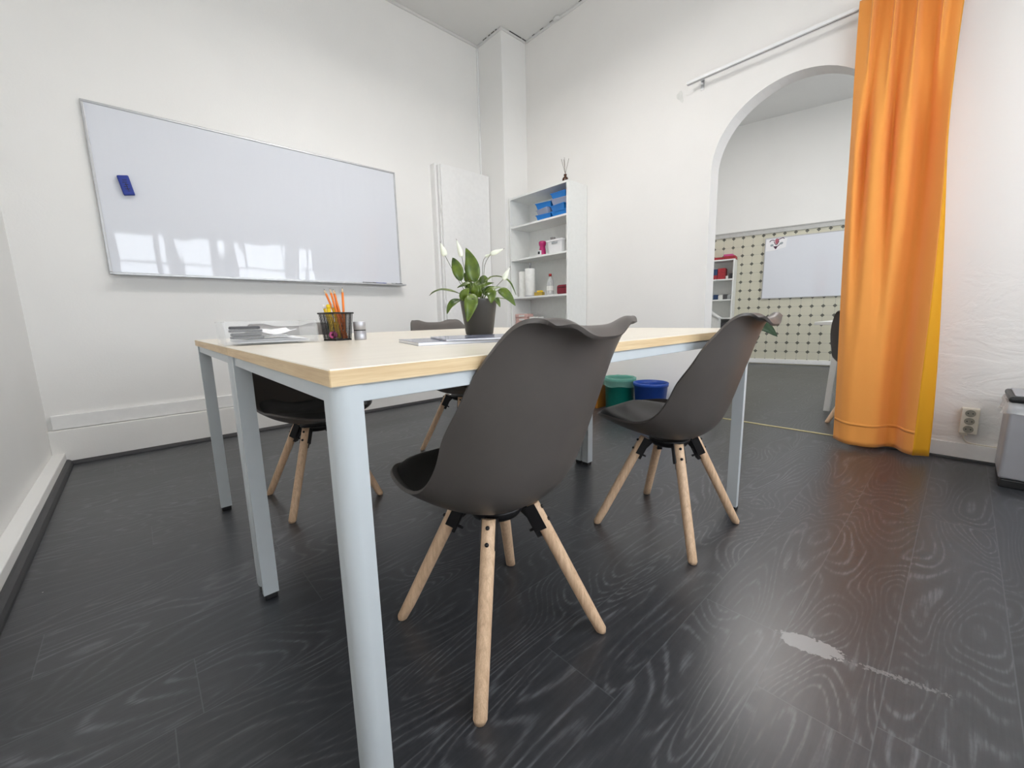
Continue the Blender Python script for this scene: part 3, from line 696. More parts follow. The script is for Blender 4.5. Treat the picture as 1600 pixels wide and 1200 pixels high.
# ------------------------------------------------------------------ bookshelf
def make_shelf(wd, dp, ht, levels, label, name='bookshelf', back=True):
    t = thing(name, label, 'bookshelf')
    # local: x 0..dp is depth away from the viewer side (0 front), y -wd..0
    th = 0.018
    for y in (-wd, -th):
        bm = NB(); box(bm, 0, dp, y, y+th, 0, ht, bev=0.0012, seg=1); mesh_obj('side_panel', bm, 'melamine', t)
    bm = NB(); box(bm, dp-0.006, dp, -wd+th, -th, 0.04, ht-th); mesh_obj('back_panel', bm, 'melamine', t)
    bm = NB(); box(bm, 0, dp, -wd+th, -th, ht-th, ht, bev=0.001, seg=1); mesh_obj('top_panel', bm, 'melamine', t)
    bm = NB(); box(bm, 0.02, 0.035, -wd+th, -th, 0, 0.06); mesh_obj('kick_board', bm, 'melamine', t)
    for z in levels:
        bm = NB(); box(bm, 0.003, dp-0.006, -wd+th, -th, z-th, z, bev=0.001, seg=1); mesh_obj('shelf', bm, 'melamine', t)
    return t
bs = make_shelf(0.765, 0.275, 1.985, (0.078, 0.36, 0.655, 1.018, 1.395, 1.712), 'tall white open bookshelf standing against the right wall beside the corner pillar')
bs.location = (2.930, 3.206, 0)
SZ = {1: 1.985, 2: 1.712, 3: 1.395, 4: 1.018, 5: 0.655}
# reed diffuser on top
rd = thing('reed_diffuser', 'small brown reed diffuser bottle with thin sticks on top of the white bookshelf', 'diffuser', (3.02, 2.545, 1.985))
bm = NB(); lathe(bm, [(0.024, 0), (0.027, 0.004), (0.027, 0.045), (0.020, 0.058), (0.011, 0.064), (0.010, 0.072), (0.0135, 0.073), (0.0135, 0.084)]); mesh_obj('bottle', bm, 'brownglass', rd, smooth=False)
for a, b in ((-0.022, 0.028), (0.024, -0.022), (0.006, 0.020), (-0.030, -0.012)):
    bm = NB(); tube(bm, [(0, -b*0.1, 0.080), (a*0.9, b*1.05, 0.215)], 0.0016, 6); mesh_obj('reed', bm, 'reed', rd)
# translucent blue drawer trays
def letter_tray(x, y, z, rz, mat, label, tl=0.0):
    t = thing('stacking_tray', label, 'tray', (x, y, z), rz, 'plastic trays stacked on the top shelf')
    bm = NB(); L_, W_, h = 0.086, 0.088, 0.050
    lo = [(-W_*0.8, -L_*0.85), (W_*0.8, -L_*0.85), (W_*0.8, L_*0.85), (-W_*0.8, L_*0.85)]; hi = [(-W_, -L_), (W_, -L_), (W_, L_), (-W_, L_)]
    a = [bm.verts.new((x_, y_, 0)) for x_, y_ in lo]; b = [bm.verts.new((x_, y_, h)) for x_, y_ in hi]
    b2 = [bm.verts.new((x_*1.06, y_*1.05, h)) for x_, y_ in hi]; b3 = [bm.verts.new((x_*1.06, y_*1.05, h-0.006)) for x_, y_ in hi]
    bm.faces.new(a[::-1])
    for i in range(4):
        j = (i+1) % 4
        bm.faces.new((a[i], a[j], b[j], b[i])); bm.faces.new((b[i], b[j], b2[j], b2[i])); bm.faces.new((b2[i], b2[j], b3[j], b3[i]))
    bm.verts.ensure_lookup_table()
    o = mesh_obj('tray_body', bm, mat, t); s = o.modifiers.new('thickness', 'SOLIDIFY'); s.thickness = 0.002
for i, (y, z, rz, mt, lb) in enumerate((
    (2.770, 0.000, 0.10, 'blueclear', 'lowest translucent blue tray in the left stack on the top shelf'),
    (2.765, 0.052, -0.2, 'greyclear', 'clear grey tray in the middle of the left tray stack'),
    (2.775, 0.104, 0.15, 'blueclear', 'blue tray topping the left stack on the top shelf'),
    (2.575, 0.000, 0.05, 'blueclear', 'lowest blue tray of the right stack, next to the shelf side'),
    (2.580, 0.052, -0.1, 'blueclear', 'second blue tray of the right stack on the top shelf'),
    (2.575, 0.104, 0.1, 'greyclear', 'clear grey tray in the right stack on the top shelf'),
    (2.578, 0.156, 0.0, 'blueclear', 'blue tray topping the right stack, the highest tray'))):
    letter_tray(3.045, y, SZ[2]+z, rz, mt, lb)
# shelf 3
t = thing('spray_dispenser', 'small magenta dispenser with white tag on the second shelf, left of the vase', 'dispenser', (3.0, 2.815, SZ[3]))
bm = NB(); lathe(bm, [(0.034, 0), (0.036, 0.01), (0.030, 0.06), (0.026, 0.085), (0.034, 0.10), (0.036, 0.125), (0.028, 0.135)]); mesh_obj('dispenser_body', bm, 'magenta', t)
bm = NB(); box(bm, -0.050, -0.036, -0.022, 0.022, 0.002, 0.046, bev=0.003); mesh_obj('tag', bm, 'white', t)
bm = NB(); box(bm, -0.052, -0.0505, -0.012, 0.012, 0.012, 0.036); mesh_obj('tag_panel', bm, 'blackp', t)
t = tag(mesh_obj('glass_vase', lathe(NB(), [(0.030, 0), (0.034, 0.01), (0.030, 0.05), (0.020, 0.09), (0.017, 0.12), (0.026, 0.165), (0.024, 0.165), (0.015, 0.12), (0.018, 0.09), (0.027, 0.05), (0.028, 0.006), (0.0, 0.006)]), 'smokeglass', None), 'slim grey glass vase on the second shelf, behind the white basket edge', 'vase'); t.location = (3.06, 2.735, SZ[3])
t = thing('storage_basket', 'white plastic storage basket with handle slot on the second shelf', 'basket', (3.03, 2.600, SZ[3]))
bm = NB()
def basket(bm, W0, D0, W1, D1, h, th=0.003):
    def ring(w_, d_, z): return [bm.verts.new((x, y, z)) for x, y in ((-d_, -w_), (d_, -w_), (d_, w_), (-d_, w_))]
    a = ring(W0, D0, 0); b = ring(W1, D1, h); c = ring(W1+0.006, D1+0.006, h); d = ring(W1+0.006, D1+0.006, h-0.014)
    e = ring(W1-th, D1-th, h-0.001); f = ring(W0-th, D0-th, th)
    for p, q in ((a, b), (b, c), (c, d), (b, e), (e, f)):
        for i in range(4): j = (i+1) % 4; bm.faces.new((p[i], p[j], q[j], q[i]))
    bm.faces.new(a[::-1]); bm.faces.new(f)
basket(bm, 0.075, 0.085, 0.088, 0.098, 0.115); mesh_obj('basket_body', bm, 'white', t)
bm = NB(); box(bm, -0.101, -0.0985, -0.035, 0.035, 0.078, 0.092, bev=0.002); mesh_obj('handle_slot', bm, 'greyp', t)
t = tag(mesh_obj('black_jar', lathe(NB(), [(0.018, 0), (0.02, 0.01), (0.02, 0.10), (0.012, 0.112), (0.012, 0.125)]), 'blackp'), 'small black-capped jar behind the white basket on the second shelf', 'jar'); t.location = (3.165, 2.485, SZ[3])
# shelf 4
for (y, r, h, x, lb, holder) in ((3.118, 0.040, 0.255, 3.02, 'plain white paper towel roll at the left end of the middle shelf', False), (2.985, 0.050, 0.262, 2.995, 'fatter white paper towel roll on a steel holder on the middle shelf', True)):
    t = thing('paper_towel_roll', lb, 'paper towel', (x, y, SZ[4]), group='paper towel rolls')
    z0 = 0.010 if holder else 0
    bm = NB(); lathe(bm, [(0.018, z0), (r-0.002, z0), (r, z0+0.003), (r, z0+h-0.003), (r-0.002, z0+h), (0.018, z0+h), (0.018, z0)], n=28, cap=False); mesh_obj('roll', bm, 'tissue', t)
    if holder:
        bm = NB(); lathe(bm, [(0.058, 0), (0.058, 0.008), (0.0, 0.0095)], n=24); lathe(bm, [(0.007, 0.005), (0.007, 0.31), (0.012, 0.312), (0.012, 0.330), (0.0, 0.333)]); mesh_obj('holder', bm, 'steel', t)
t = thing('water_bottle', 'clear plastic bottle with red cap on the middle shelf', 'bottle', (3.03, 2.745, SZ[4]))
bm = NB(); lathe(bm, [(0.028, 0), (0.034, 0.008), (0.034, 0.05), (0.031, 0.06), (0.034, 0.07), (0.034, 0.115), (0.028, 0.140), (0.013, 0.168), (0.012, 0.182)]); mesh_obj('bottle_body', bm, 'bottle', t)
bm = NB(); lathe(bm, [(0.0345, 0.045), (0.0345, 0.088)], cap=False); mesh_obj('label_band', bm, 'palebox', t)
bm = NB(); lathe(bm, [(0.0145, 0.180), (0.0145, 0.202), (0.012, 0.204)]); mesh_obj('cap', bm, 'redcap', t)
t = thing('toiletry_bag', 'small dark red pouch at the right end of the middle shelf', 'bag', (3.03, 2.555, SZ[4]))
bm = NB(); box(bm, -0.045, 0.045, -0.075, 0.075, 0, 0.088, bev=0.02, seg=4); mesh_obj('pouch', bm, 'redbag', t, smooth=True)
bm = NB(); tube(bm, [(-0.046, -0.06, 0.062), (-0.0475, 0, 0.066), (-0.046, 0.06, 0.062)], 0.0022); mesh_obj('zip', bm, 'blackp', t)
t = tag(mesh_obj('gold_box', box(NB(), -0.025, 0.025, -0.045, 0.045, 0, 0.036, bev=0.002), 'gold'), 'little gold box between the towel roll and bottle on the middle shelf', 'box'); t.location = (3.0, 2.862, SZ[4]); t.rotation_euler = (0, 0, 0.2)
t = tag(mesh_obj('gold_box', box(NB(), -0.015, 0.015, -0.03, 0.03, 0, 0.016, bev=0.002), 'yellow'), 'tiny yellow box lying on top of the gold box on the middle shelf', 'box'); t.location = (3.0, 2.855, SZ[4]+0.036); t.rotation_euler = (0, 0, -0.1)
bm = NB(); tube(bm, [(3.04+0.02*math.cos(a*0.5), 2.925+0.03*math.sin(a*0.5), SZ[4]+0.004+0.001*a) for a in range(26)], 0.0035, 6); tag(mesh_obj('cable_coil', bm, 'darkg'), 'small dark coiled cable behind the gold box on the middle shelf', 'cable')
# shelf 5: pale pink packs, pale packs
for k in range(5):
    t = thing('tissue_pack', ['bottom', 'second', 'third', 'fourth', 'topmost'][k]+' pale pink paper pack of the stack low on the bookshelf', 'paper pack', (3.01+0.002*(k % 2), 3.085+0.002*k, SZ[5]+0.0385*k), 0.02*(-1)**k, 'pink packs stacked on the lower shelf')
    bm = NB(); box(bm, -0.05, 0.05, -0.085, 0.085, 0, 0.038, bev=0.006); mesh_obj('pack', bm, 'pinkbox', t, smooth=False)
    bm = NB(); box(bm, -0.0507, -0.0500, -0.05, 0.03, 0.010, 0.028); mesh_obj('pack_label', bm, 'palebox', t)
for k in range(4):
    t = tag(mesh_obj('tissue_pack', box(NB(), -0.04, 0.04, -0.065, 0.065, 0, 0.040, bev=0.004), 'palebox'), ['bottom', 'second', 'third', 'topmost'][k]+' whitish pack of the stack right of the pink packs', 'paper pack', 'whitish packs stacked on the lower shelf'); t.location = (3.02, 2.925, SZ[5]+0.0402*k)

# ------------------------------------------------------------------ things on the desks
TZ = 0.750
# clear acrylic tray
tr = thing('letter_tray', 'clear acrylic letter tray full of papers on the left end of the far desk', 'tray', (0.180, 1.368, TZ), math.radians(-3))
W_, D_, h_, th = 0.242, 0.235, 0.066, 0.003
bm = NB(); box(bm, 0, W_, 0, D_, 0.002, 0.005); mesh_obj('base', bm, 'acrylic', tr)
for x in (0, W_-th):
    bm = NB(); prism(bm, [(0, 0.005), (D_, 0.005), (D_, h_), (0.020, h_), (0, h_-0.018)], 'x', x, x+th); mesh_obj('side_wall', bm, 'acrylic', tr)
bm = NB(); box(bm, th, W_-th, D_-th, D_, 0.005, h_); mesh_obj('rear_wall', bm, 'acrylic', tr)
bm = NB(); box(bm, th, W_-th, 0, th, 0.005, h_-0.018); mesh_obj('front_wall', bm, 'acrylic', tr)
bm = NB(); box(bm, -0.003, W_+0.003, D_-0.006, D_+0.003, h_, h_+0.003)
for x in (-0.003, W_-0.005): box(bm, x, x+0.008, 0.02, D_-0.006, h_, h_+0.003)
mesh_obj('rim', bm, 'acrylic', tr)
def sheet(name, label, cx, cy, z, rz, amp, seed, w_=0.205, d_=0.28):
    bm = NB()
    def f(a, b):
        x = (a-0.5)*w_; y = (b-0.5)*d_
        return Vector((x, y, amp*max(0, noise.noise(Vector((a*2.2+seed, b*1.8, seed)))*1.1+0.55)))
    grid(bm, f, 14, 16)
    o = mesh_obj(name, bm, 'paper', None); s = o.modifiers.new('thickness', 'SOLIDIFY'); s.thickness = 0.0006; s.offset = 1
    tag(o, label, 'paper', 'papers in the clear tray')
    o.location = (cx, cy, z); o.rotation_euler = (0, 0, rz)
cx, cy = 0.307, 1.480
lb = ['lowest flat white sheet in the clear tray', 'second white sheet from the bottom of the clear tray', 'third white sheet in the clear tray', 'fourth, slightly turned sheet in the clear tray', 'curled white sheet near the top of the clear tray', 'crumpled white sheet topping the pile in the clear tray']
for k in range(6):
    amp = [0.0003, 0.0004, 0.0005, 0.0020, 0.0060, 0.022][k]
    sheet('paper_sheet', lb[k], cx+0.004*math.sin(k), cy+0.003*k-0.008, TZ+[0.0065, 0.0080, 0.0098, 0.0120, 0.0165, 0.0250][k], math.radians(-3+(-1)**k*1.0), amp, 3.1*k, 0.190 if k < 4 else 0.150, 0.20 if k < 4 else 0.17)
for k, (x, y, z, lbl, rz) in enumerate(((0.240, 1.405, TZ+0.0185, 'lower dark grey stapler in the front left of the clear tray', 0.12), (0.238, 1.408, TZ+0.0375, 'upper dark grey stapler lying on the lower one in the tray', 0.02))):
    t = thing('stapler', lbl, 'stapler', (x, y, z), rz, 'staplers in the clear tray')
    bm = NB(); box(bm, -0.040, 0.040, -0.015, 0.015, 0, 0.007, bev=0.002); mesh_obj('base', bm, 'darkg', t)
    bm = NB(); box(bm, -0.040, 0.036, -0.012, 0.012, 0.0075, 0.017, bev=0.004, seg=3); mesh_obj('arm', bm, 'darkg', t)
# mesh pencil cup
pc = thing('pencil_cup', 'black wire mesh pencil cup with pencils behind the desk seam', 'pencil cup', (0.497, 1.405, TZ), math.radians(18))
bm = NB(); hh = 0.089
for s in range(4):
    Rz = Matrix.Rotation(s*PI/2, 4, 'Z')
    for k in range(17):
        f = -1+2*k/16; tube(bm, [Rz @ Vector((f*0.030, -0.030, 0.003)), Rz @ Vector((f*0.037, -0.037, hh))], 0.0007, 4, cap=False)
    for k in range(1, 18):
        z = hh*k/18; q = 0.030+0.007*k/18
        tube(bm, [Rz @ Vector((-q, -q, z)), Rz @ Vector((q, -q, z))], 0.0007, 4, cap=False)
mesh_obj('mesh_wall', bm, 'blackm', pc)
bm = NB(); box(bm, -0.031, 0.031, -0.031, 0.031, 0, 0.004, bev=0.001); mesh_obj('base', bm, 'blackm', pc)
bm = NB()
for s in range(4):
    Rz = Matrix.Rotation(s*PI/2, 4, 'Z'); tube(bm, [Rz @ Vector((-0.039, -0.038, hh)), Rz @ Vector((0.039, -0.038, hh))], 0.0028, 8)
mesh_obj('rim', bm, 'blackm', pc)
PCM = Matrix.Translation((0.497, 1.405, TZ)) @ Matrix.Rotation(math.radians(18), 4, 'Z')
RV = Vector((0.739, -0.674, 0)); FV = Vector((0.674, 0.739, 0))    # sideways and away in the room, as the desk items are seen
def stick(name, cat, label, b, t_, kind, group=None):
    """b, t_: (sideways, away, height) of lower and upper end, metres from the cup"""
    P0 = Vector((0.497, 1.405, TZ))+RV*b[0]+FV*b[1]+Vector((0, 0, b[2])); P1 = Vector((0.497, 1.405, TZ))+RV*t_[0]+FV*t_[1]+Vector((0, 0, t_[2]))
    o = thing(name, label, cat, P0, group=group); d = (P1-P0); ax = d.normalized(); Ln = d.length
    at = lambda f: ax*(Ln*f)
    if kind == 'pencil':
        bm = NB(); tube(bm, [at(0), at(0.90)], 0.0036, 6); mesh_obj('barrel', bm, 'pencil', o)
        bm = NB(); tube(bm, [at(0.90), at(0.975)], [0.0035, 0.0012], 8); mesh_obj('sharpened_end', bm, 'rawwood', o)
        bm = NB(); tube(bm, [at(0.975), at(1.0)], [0.0012, 0.0003], 6); mesh_obj('lead', bm, 'graphite', o)
    else:
        col, cap, r = kind
        bm = NB(); tube(bm, [at(0), at(0.03), at(0.88)], [r*0.7, r, r], 10); mesh_obj('barrel', bm, col, o)
        bm = NB(); tube(bm, [at(0.88), at(0.97), at(1.0)], [r*1.12, r*1.05, r*0.6], 10); mesh_obj('cap', bm, cap, o)
G = 'pencils in the mesh cup'
stick('pencil', 'pencil', 'orange pencil standing upright at the right of the mesh cup', (0.024, 0.0, 0.006), (0.031, -0.004, 0.172), 'pencil', G)
stick('pencil', 'pencil', 'leftmost orange pencil, leaning to the left out of the cup', (0.020, 0.012, 0.006), (-0.040, 0.020, 0.170), 'pencil', G)
stick('pencil', 'pencil', 'orange pencil in the middle of the cup, its tip furthest left of the close pair', (0.024, -0.008, 0.006), (-0.014, 0.004, 0.171), 'pencil', G)
stick('pencil', 'pencil', 'orange pencil just right of the centre pair in the cup', (0.028, 0.006, 0.006), (-0.004, 0.006, 0.168), 'pencil', G)
stick('pencil', 'pencil', 'orange pencil mostly hidden behind the centre pair in the cup', (0.010, 0.016, 0.006), (-0.008, 0.026, 0.164), 'pencil', G)
stick('felt_pen', 'pen', 'yellow highlighter with white tip, leftmost in the cup', (-0.010, 0.002, 0.006), (-0.044, 0.012, 0.118), ('yellow', 'white', 0.0045), 'yellow pens in the mesh cup')
stick('felt_pen', 'pen', 'yellow pen second from left in the cup', (-0.002, 0.014, 0.006), (-0.034, 0.020, 0.117), ('yellow', 'white', 0.0045), 'yellow pens in the mesh cup')
stick('felt_pen', 'pen', 'thick yellow highlighter at the centre of the cup', (-0.012, -0.012, 0.006), (-0.018, -0.010, 0.118), ('yellow', 'yellow', 0.0065), 'yellow pens in the mesh cup')
stick('felt_pen', 'pen', 'yellow pen with white tip just right of centre in the cup', (0.006, 0.004, 0.006), (-0.010, 0.010, 0.120), ('yellow', 'white', 0.005), 'yellow pens in the mesh cup')
stick('felt_pen', 'pen', 'grey pen leaning across the left of the cup', (-0.020, -0.014, 0.006), (-0.024, 0.018, 0.090), ('greyp', 'greyp', 0.0042), 'short pens low in the cup')
stick('felt_pen', 'pen', 'dark green pen low at the left side of the cup', (-0.026, 0.006, 0.006), (-0.033, 0.014, 0.086), ('greenp', 'greenp', 0.006), 'short pens low in the cup')
bm = NB(); lathe(bm, [(0.010, 0), (0.012, 0.004), (0.012, 0.012), (0.010, 0.016), (0.005, 0.016), (0.004, 0.010), (0, 0.010)], n=16)
o = tag(mesh_obj('pencil_sharpener', bm, 'pinkp'), 'round pink sharpener at the bottom of the mesh cup', 'sharpener'); o.location = Vector((0.497, 1.405, TZ+0.019))-FV*0.020+RV*(-0.002); o.rotation_euler = (PI/2, 0, math.radians(-42))
# steel can
sc = thing('steel_canister', 'small brushed steel canister standing right of the pencil cup', 'canister', (0.556, 1.362, TZ))
bm = NB(); lathe(bm, [(0.0185, 0), (0.0195, 0.002), (0.0195, 0.030)], n=28); mesh_obj('canister_body', bm, 'steel', sc)
bm = NB(); lathe(bm, [(0.0190, 0.030), (0.0190, 0.033)], n=28); mesh_obj('seal_ring', bm, 'blackp', sc)
bm = NB(); lathe(bm, [(0.0195, 0.033), (0.0195, 0.058), (0.018, 0.060), (0.0, 0.060)], n=28); mesh_obj('lid', bm, 'steel', sc)
# magazines
def magazine(label, x, y, z, rz, th, cov, w_=0.21, d_=0.29):
    t = thing('magazine', label, 'magazine', (x, y, z), rz, 'magazines by the lily pot')
    bm = NB(); box(bm, 0, d_, 0, w_, 0.0006, th-0.0006); mesh_obj('pages', bm, 'paper', t)
    bm = NB(); box(bm, -0.001, d_+0.001, -0.001, w_+0.001, th-0.0006, th); box(bm, -0.001, d_+0.001, -0.001, w_+0.001, 0, 0.0006); mesh_obj('cover', bm, cov, t)
magazine('thicker blue magazine lying underneath, in front of the lily pot', 0.495, 0.872, TZ, math.radians(-15), 0.008, 'cover1')
magazine('glossy grey magazine lying on top of the blue one, in front of the lily pot', 0.560, 0.850, TZ+0.0085, math.radians(-21), 0.004, 'cover2')

# ------------------------------------------------------------------ peace lily
PB = Vector((0.985, 1.262, TZ)); SC = 3070.0
pl = thing('potted_plant', 'flowering white peace lily in a tapered charcoal pot on the desks', 'potted plant', PB)
bm = NB(); lathe(bm, [(0.050, 0), (0.053, 0.003), (0.070, 0.125), (0.072, 0.132), (0.0705, 0.134), (0.068, 0.130), (0.064, 0.112), (0.0, 0.112)], n=40); mesh_obj('pot', bm, 'pot', pl)
bm = NB(); lathe(bm, [(0.0645, 0.1125), (0.05, 0.118), (0.0, 0.121)], n=24, cap=False); mesh_obj('soil', bm, 'soil', pl)
def pp(X, Y, d=0.0): return RV*((X-612)/SC)+FV*d+Vector((0, 0, (1150-Y)/SC))
def leaf(bm, pts, wid, stem_from=None, roll=0.0, face=None):
    pts = [Vector(p) for p in pts]; n = 15
    tup = [tuple(p) for p in pts]
    P = [Vector(crv(tup, i/(n-1))) for i in range(n)]
    rows = []
    for i, p in enumerate(P):
        t = (P[min(i+1, n-1)]-P[max(i-1, 0)]).normalized(); f = i/(n-1)
        nrm = (face or Vector((0, 0, 1)))
        side = t.cross(nrm); side = side.normalized() if side.length > 1e-4 else RV
        nv = side.cross(t).normalized()
        wd = wid/2*(math.sin(PI*min(1, f**0.75))**1.05 if 0 < f < 1 else 0.0)+0.0004
        row = []
        for k in (-1, -0.5, 0, 0.5, 1):
            row.append(bm.verts.new(p+side*(wd*k)+nv*(wd*0.28*abs(k)+0.0006*math.sin(k*9+i))))
        rows.append(row)
    low = []
    for a, b in zip(rows, rows[1:]):
        for k in range(4):
            bm.faces.new((a[k], a[k+1], b[k+1], b[k])).smooth = True
    if stem_from is not None:
        s = Vector(stem_from); m = s.lerp(P[0], 0.5)+Vector((0, 0, 0.008)); tube(bm, [s, m, P[0]+(P[1]-P[0])*0.3], [0.0020, 0.0017, 0.0014], 6, mi=1)
bm = NB(); toC = -FV; up = Vector((0, 0, 1)); soil = Vector((0, 0, 0.115))
def base(a, b): return soil+RV*a+FV*b
mixf = lambda a: (toC*(1-a)+up*a).normalized()
leaf(bm, [pp(575, 545, 0), pp(560, 430, 0.0), pp(535, 290, 0.005), pp(483, 148, 0.012)], 0.056, base(0, 0), face=mixf(0.1))
leaf(bm, [pp(420, 530, -0.01), pp(395, 430, -0.01), pp(360, 330, 0), pp(325, 255, 0.01)], 0.041, base(-0.02, 0), face=mixf(0.1))
leaf(bm, [pp(430, 690, -0.01), pp(330, 650, -0.02), pp(200, 630, -0.03), pp(120, 650, -0.035), pp(60, 690, -0.04)], 0.030, base(-0.015, -0.01), face=mixf(0.8))
leaf(bm, [pp(410, 740, -0.03), pp(350, 770, -0.05), pp(300, 820, -0.06), pp(265, 905, -0.065)], 0.028, base(-0.02, -0.02), face=mixf(0.45))
leaf(bm, [pp(560, 680, -0.05), pp(550, 770, -0.075), pp(530, 870, -0.085), pp(500, 1000, -0.088)], 0.050, base(0, -0.02), face=mixf(0.15))
leaf(bm, [pp(690, 545, 0), pp(780, 480, 0.02), pp(900, 490, 0.02), pp(990, 560, 0.01), pp(1055, 695, 0)], 0.022, base(0.015, 0.01), face=mixf(0.9))
leaf(bm, [pp(850, 640, -0.02), pp(910, 670, -0.03), pp(980, 740, -0.035), pp(1045, 828, -0.04)], 0.036, base(0.02, -0.01), face=mixf(0.35))
leaf(bm, [pp(630, 630, 0), pp(690, 580, 0), pp(800, 550, 0.01)], 0.024, base(0.01, 0), face=mixf(0.55))
leaf(bm, [pp(690, 660, -0.02), pp(780, 630, -0.03), pp(890, 612, -0.03)], 0.024, base(0.01, -0.01), face=mixf(0.6))
leaf(bm, [pp(740, 660, -0.05), pp(775, 700, -0.065), pp(770, 800, -0.07)], 0.038, base(0.015, -0.02), face=mixf(0.25))
leaf(bm, [pp(520, 545, 0.0), pp(450, 575, -0.01), pp(370, 605, -0.01)], 0.022, base(-0.01, 0), face=mixf(0.6))
leaf(bm, [pp(520, 540, 0.03), pp(490, 480, 0.035), pp(445, 420, 0.04)], 0.036, base(-0.005, 0.02), face=mixf(0.2))
leaf(bm, [pp(650, 560, 0.03), pp(680, 500, 0.04), pp(720, 480, 0.05)], 0.034, base(0.01, 0.02), face=mixf(0.2))
leaf(bm, [pp(815, 730, -0.03), pp(840, 770, -0.04), pp(868, 838, -0.045)], 0.018, base(0.03, -0.02), face=mixf(0.4))
leaf(bm, [pp(810, 720, 0.02), pp(860, 730, 0.02), pp(930, 738, 0.02)], 0.014, base(0.03, 0.01), face=mixf(0.8))
leaf(bm, [pp(480, 740, -0.04), pp(470, 690, -0.055), pp(520, 620, -0.05)], 0.038, base(-0.01, -0.03), face=mixf(0.3))
leaf(bm, [pp(560, 720, -0.03), pp(590, 640, -0.045), pp(570, 560, -0.03)], 0.030, base(0.0, -0.03), face=mixf(0.2))
leaf(bm, [pp(640, 720, -0.03), pp(620, 650, -0.04), pp(650, 580, -0.03)], 0.028, base(0.01, -0.02), face=mixf(0.2))
leaf(bm, [pp(470, 640, 0.0), pp(520, 600, 0.0), pp(500, 520, 0.01)], 0.040, base(-0.01, 0.0), face=mixf(0.2))
leaf(bm, [pp(700, 700, 0.0), pp(720, 640, 0.01), pp(800, 590, 0.02)], 0.036, base(0.02, 0.0), face=mixf(0.4))
leaf(bm, [pp(430, 730, 0.0), pp(390, 735, 0.0), pp(350, 738, 0.0)], 0.014, base(-0.03, 0.0), face=mixf(0.8))
leaf(bm, [pp(560, 600, 0.02), pp(600, 560, 0.03), pp(640, 490, 0.05)], 0.03, base(0.0, 0.02), face=mixf(0.2))
fo = mesh_obj('foliage', bm, ['leaf', 'stem'], pl, recalc=False); s = fo.modifiers.new('thickness', 'SOLIDIFY'); s.thickness = 0.0007
def flower(stem, sp, wid, spad=True):
    bm = NB(); st = [Vector(p) for p in stem]; tup = [tuple(p) for p in st]
    P = [Vector(crv(tup, i/11)) for i in range(12)]
    tube(bm, P, 0.00115, 6); f = mesh_obj('flower_stem', bm, 'stem2', pl)
    a, b = Vector(sp[0]), Vector(sp[1]); ax = (b-a); Ln = ax.length; ax.normalize(); sd = ax.cross(FV).normalized(); fr = sd.cross(ax).normalized()
    bm = NB(); rows = []
    for i in range(12):
        g = i/11; r = wid/2*(math.sin(PI*min(1, (g+0.03)**0.55))**0.9 if g < 1 else 0)+0.0005
        row = []
        for k in range(9):
            th_ = (-0.72+1.44*k/8)*PI
            row.append(bm.verts.new(a+ax*(Ln*g)+sd*(r*math.sin(th_))+fr*(-r*0.75*math.cos(th_)+r*0.3)))
        rows.append(row)
    for p_, q_ in zip(rows, rows[1:]):
        for k in range(8): bm.faces.new((p_[k], p_[k+1], q_[k+1], q_[k])).smooth = True
    o = mesh_obj('spathe', bm, 'spathe', f, recalc=False); m_ = o.modifiers.new('thickness', 'SOLIDIFY'); m_.thickness = 0.0006
    bm = NB(); tube(bm, [b-ax*0.002, b+ax*0.007], [0.0009, 0.0004], 6); mesh_obj('spathe_tip', bm, 'reed', f)
    if spad:
        bm = NB(); tube(bm, [a+ax*(Ln*0.06), a+ax*(Ln*0.2), a+ax*(Ln*0.36)], [0.0022, 0.0032, 0.0015], 10); mesh_obj('spadix', bm, 'spadix', f)
flower([pp(500, 700, 0), pp(440, 610, 0), pp(320, 390, 0), pp(243, 235, 0)], [pp(240, 240, 0), pp(200, 95, 0)], 0.021)
flower([pp(520, 700, 0.01), pp(490, 520, 0.01), pp(455, 370, 0.01), pp(432, 240, 0.01)], [pp(432, 250, 0.01), pp(382, 65, 0.01)], 0.018)
flower([pp(640, 700, 0.02), pp(672, 520, 0.02), pp(700, 330, 0.02), pp(775, 215, 0.02)], [pp(765, 222, 0.02), pp(915, 168, 0.02)], 0.016)
flower([pp(630, 700, 0.03), pp(660, 480, 0.03), pp(675, 300, 0.03), pp(722, 235, 0.03)], [pp(700, 245, 0.03), pp(790, 212, 0.03)], 0.010, False)
flower([pp(700, 700, 0.01), pp(800, 620, 0.01), pp(860, 560, 0.01), pp(910, 515, 0.01)], [pp(908, 520, 0.01), pp(985, 385, 0.01)], 0.018)

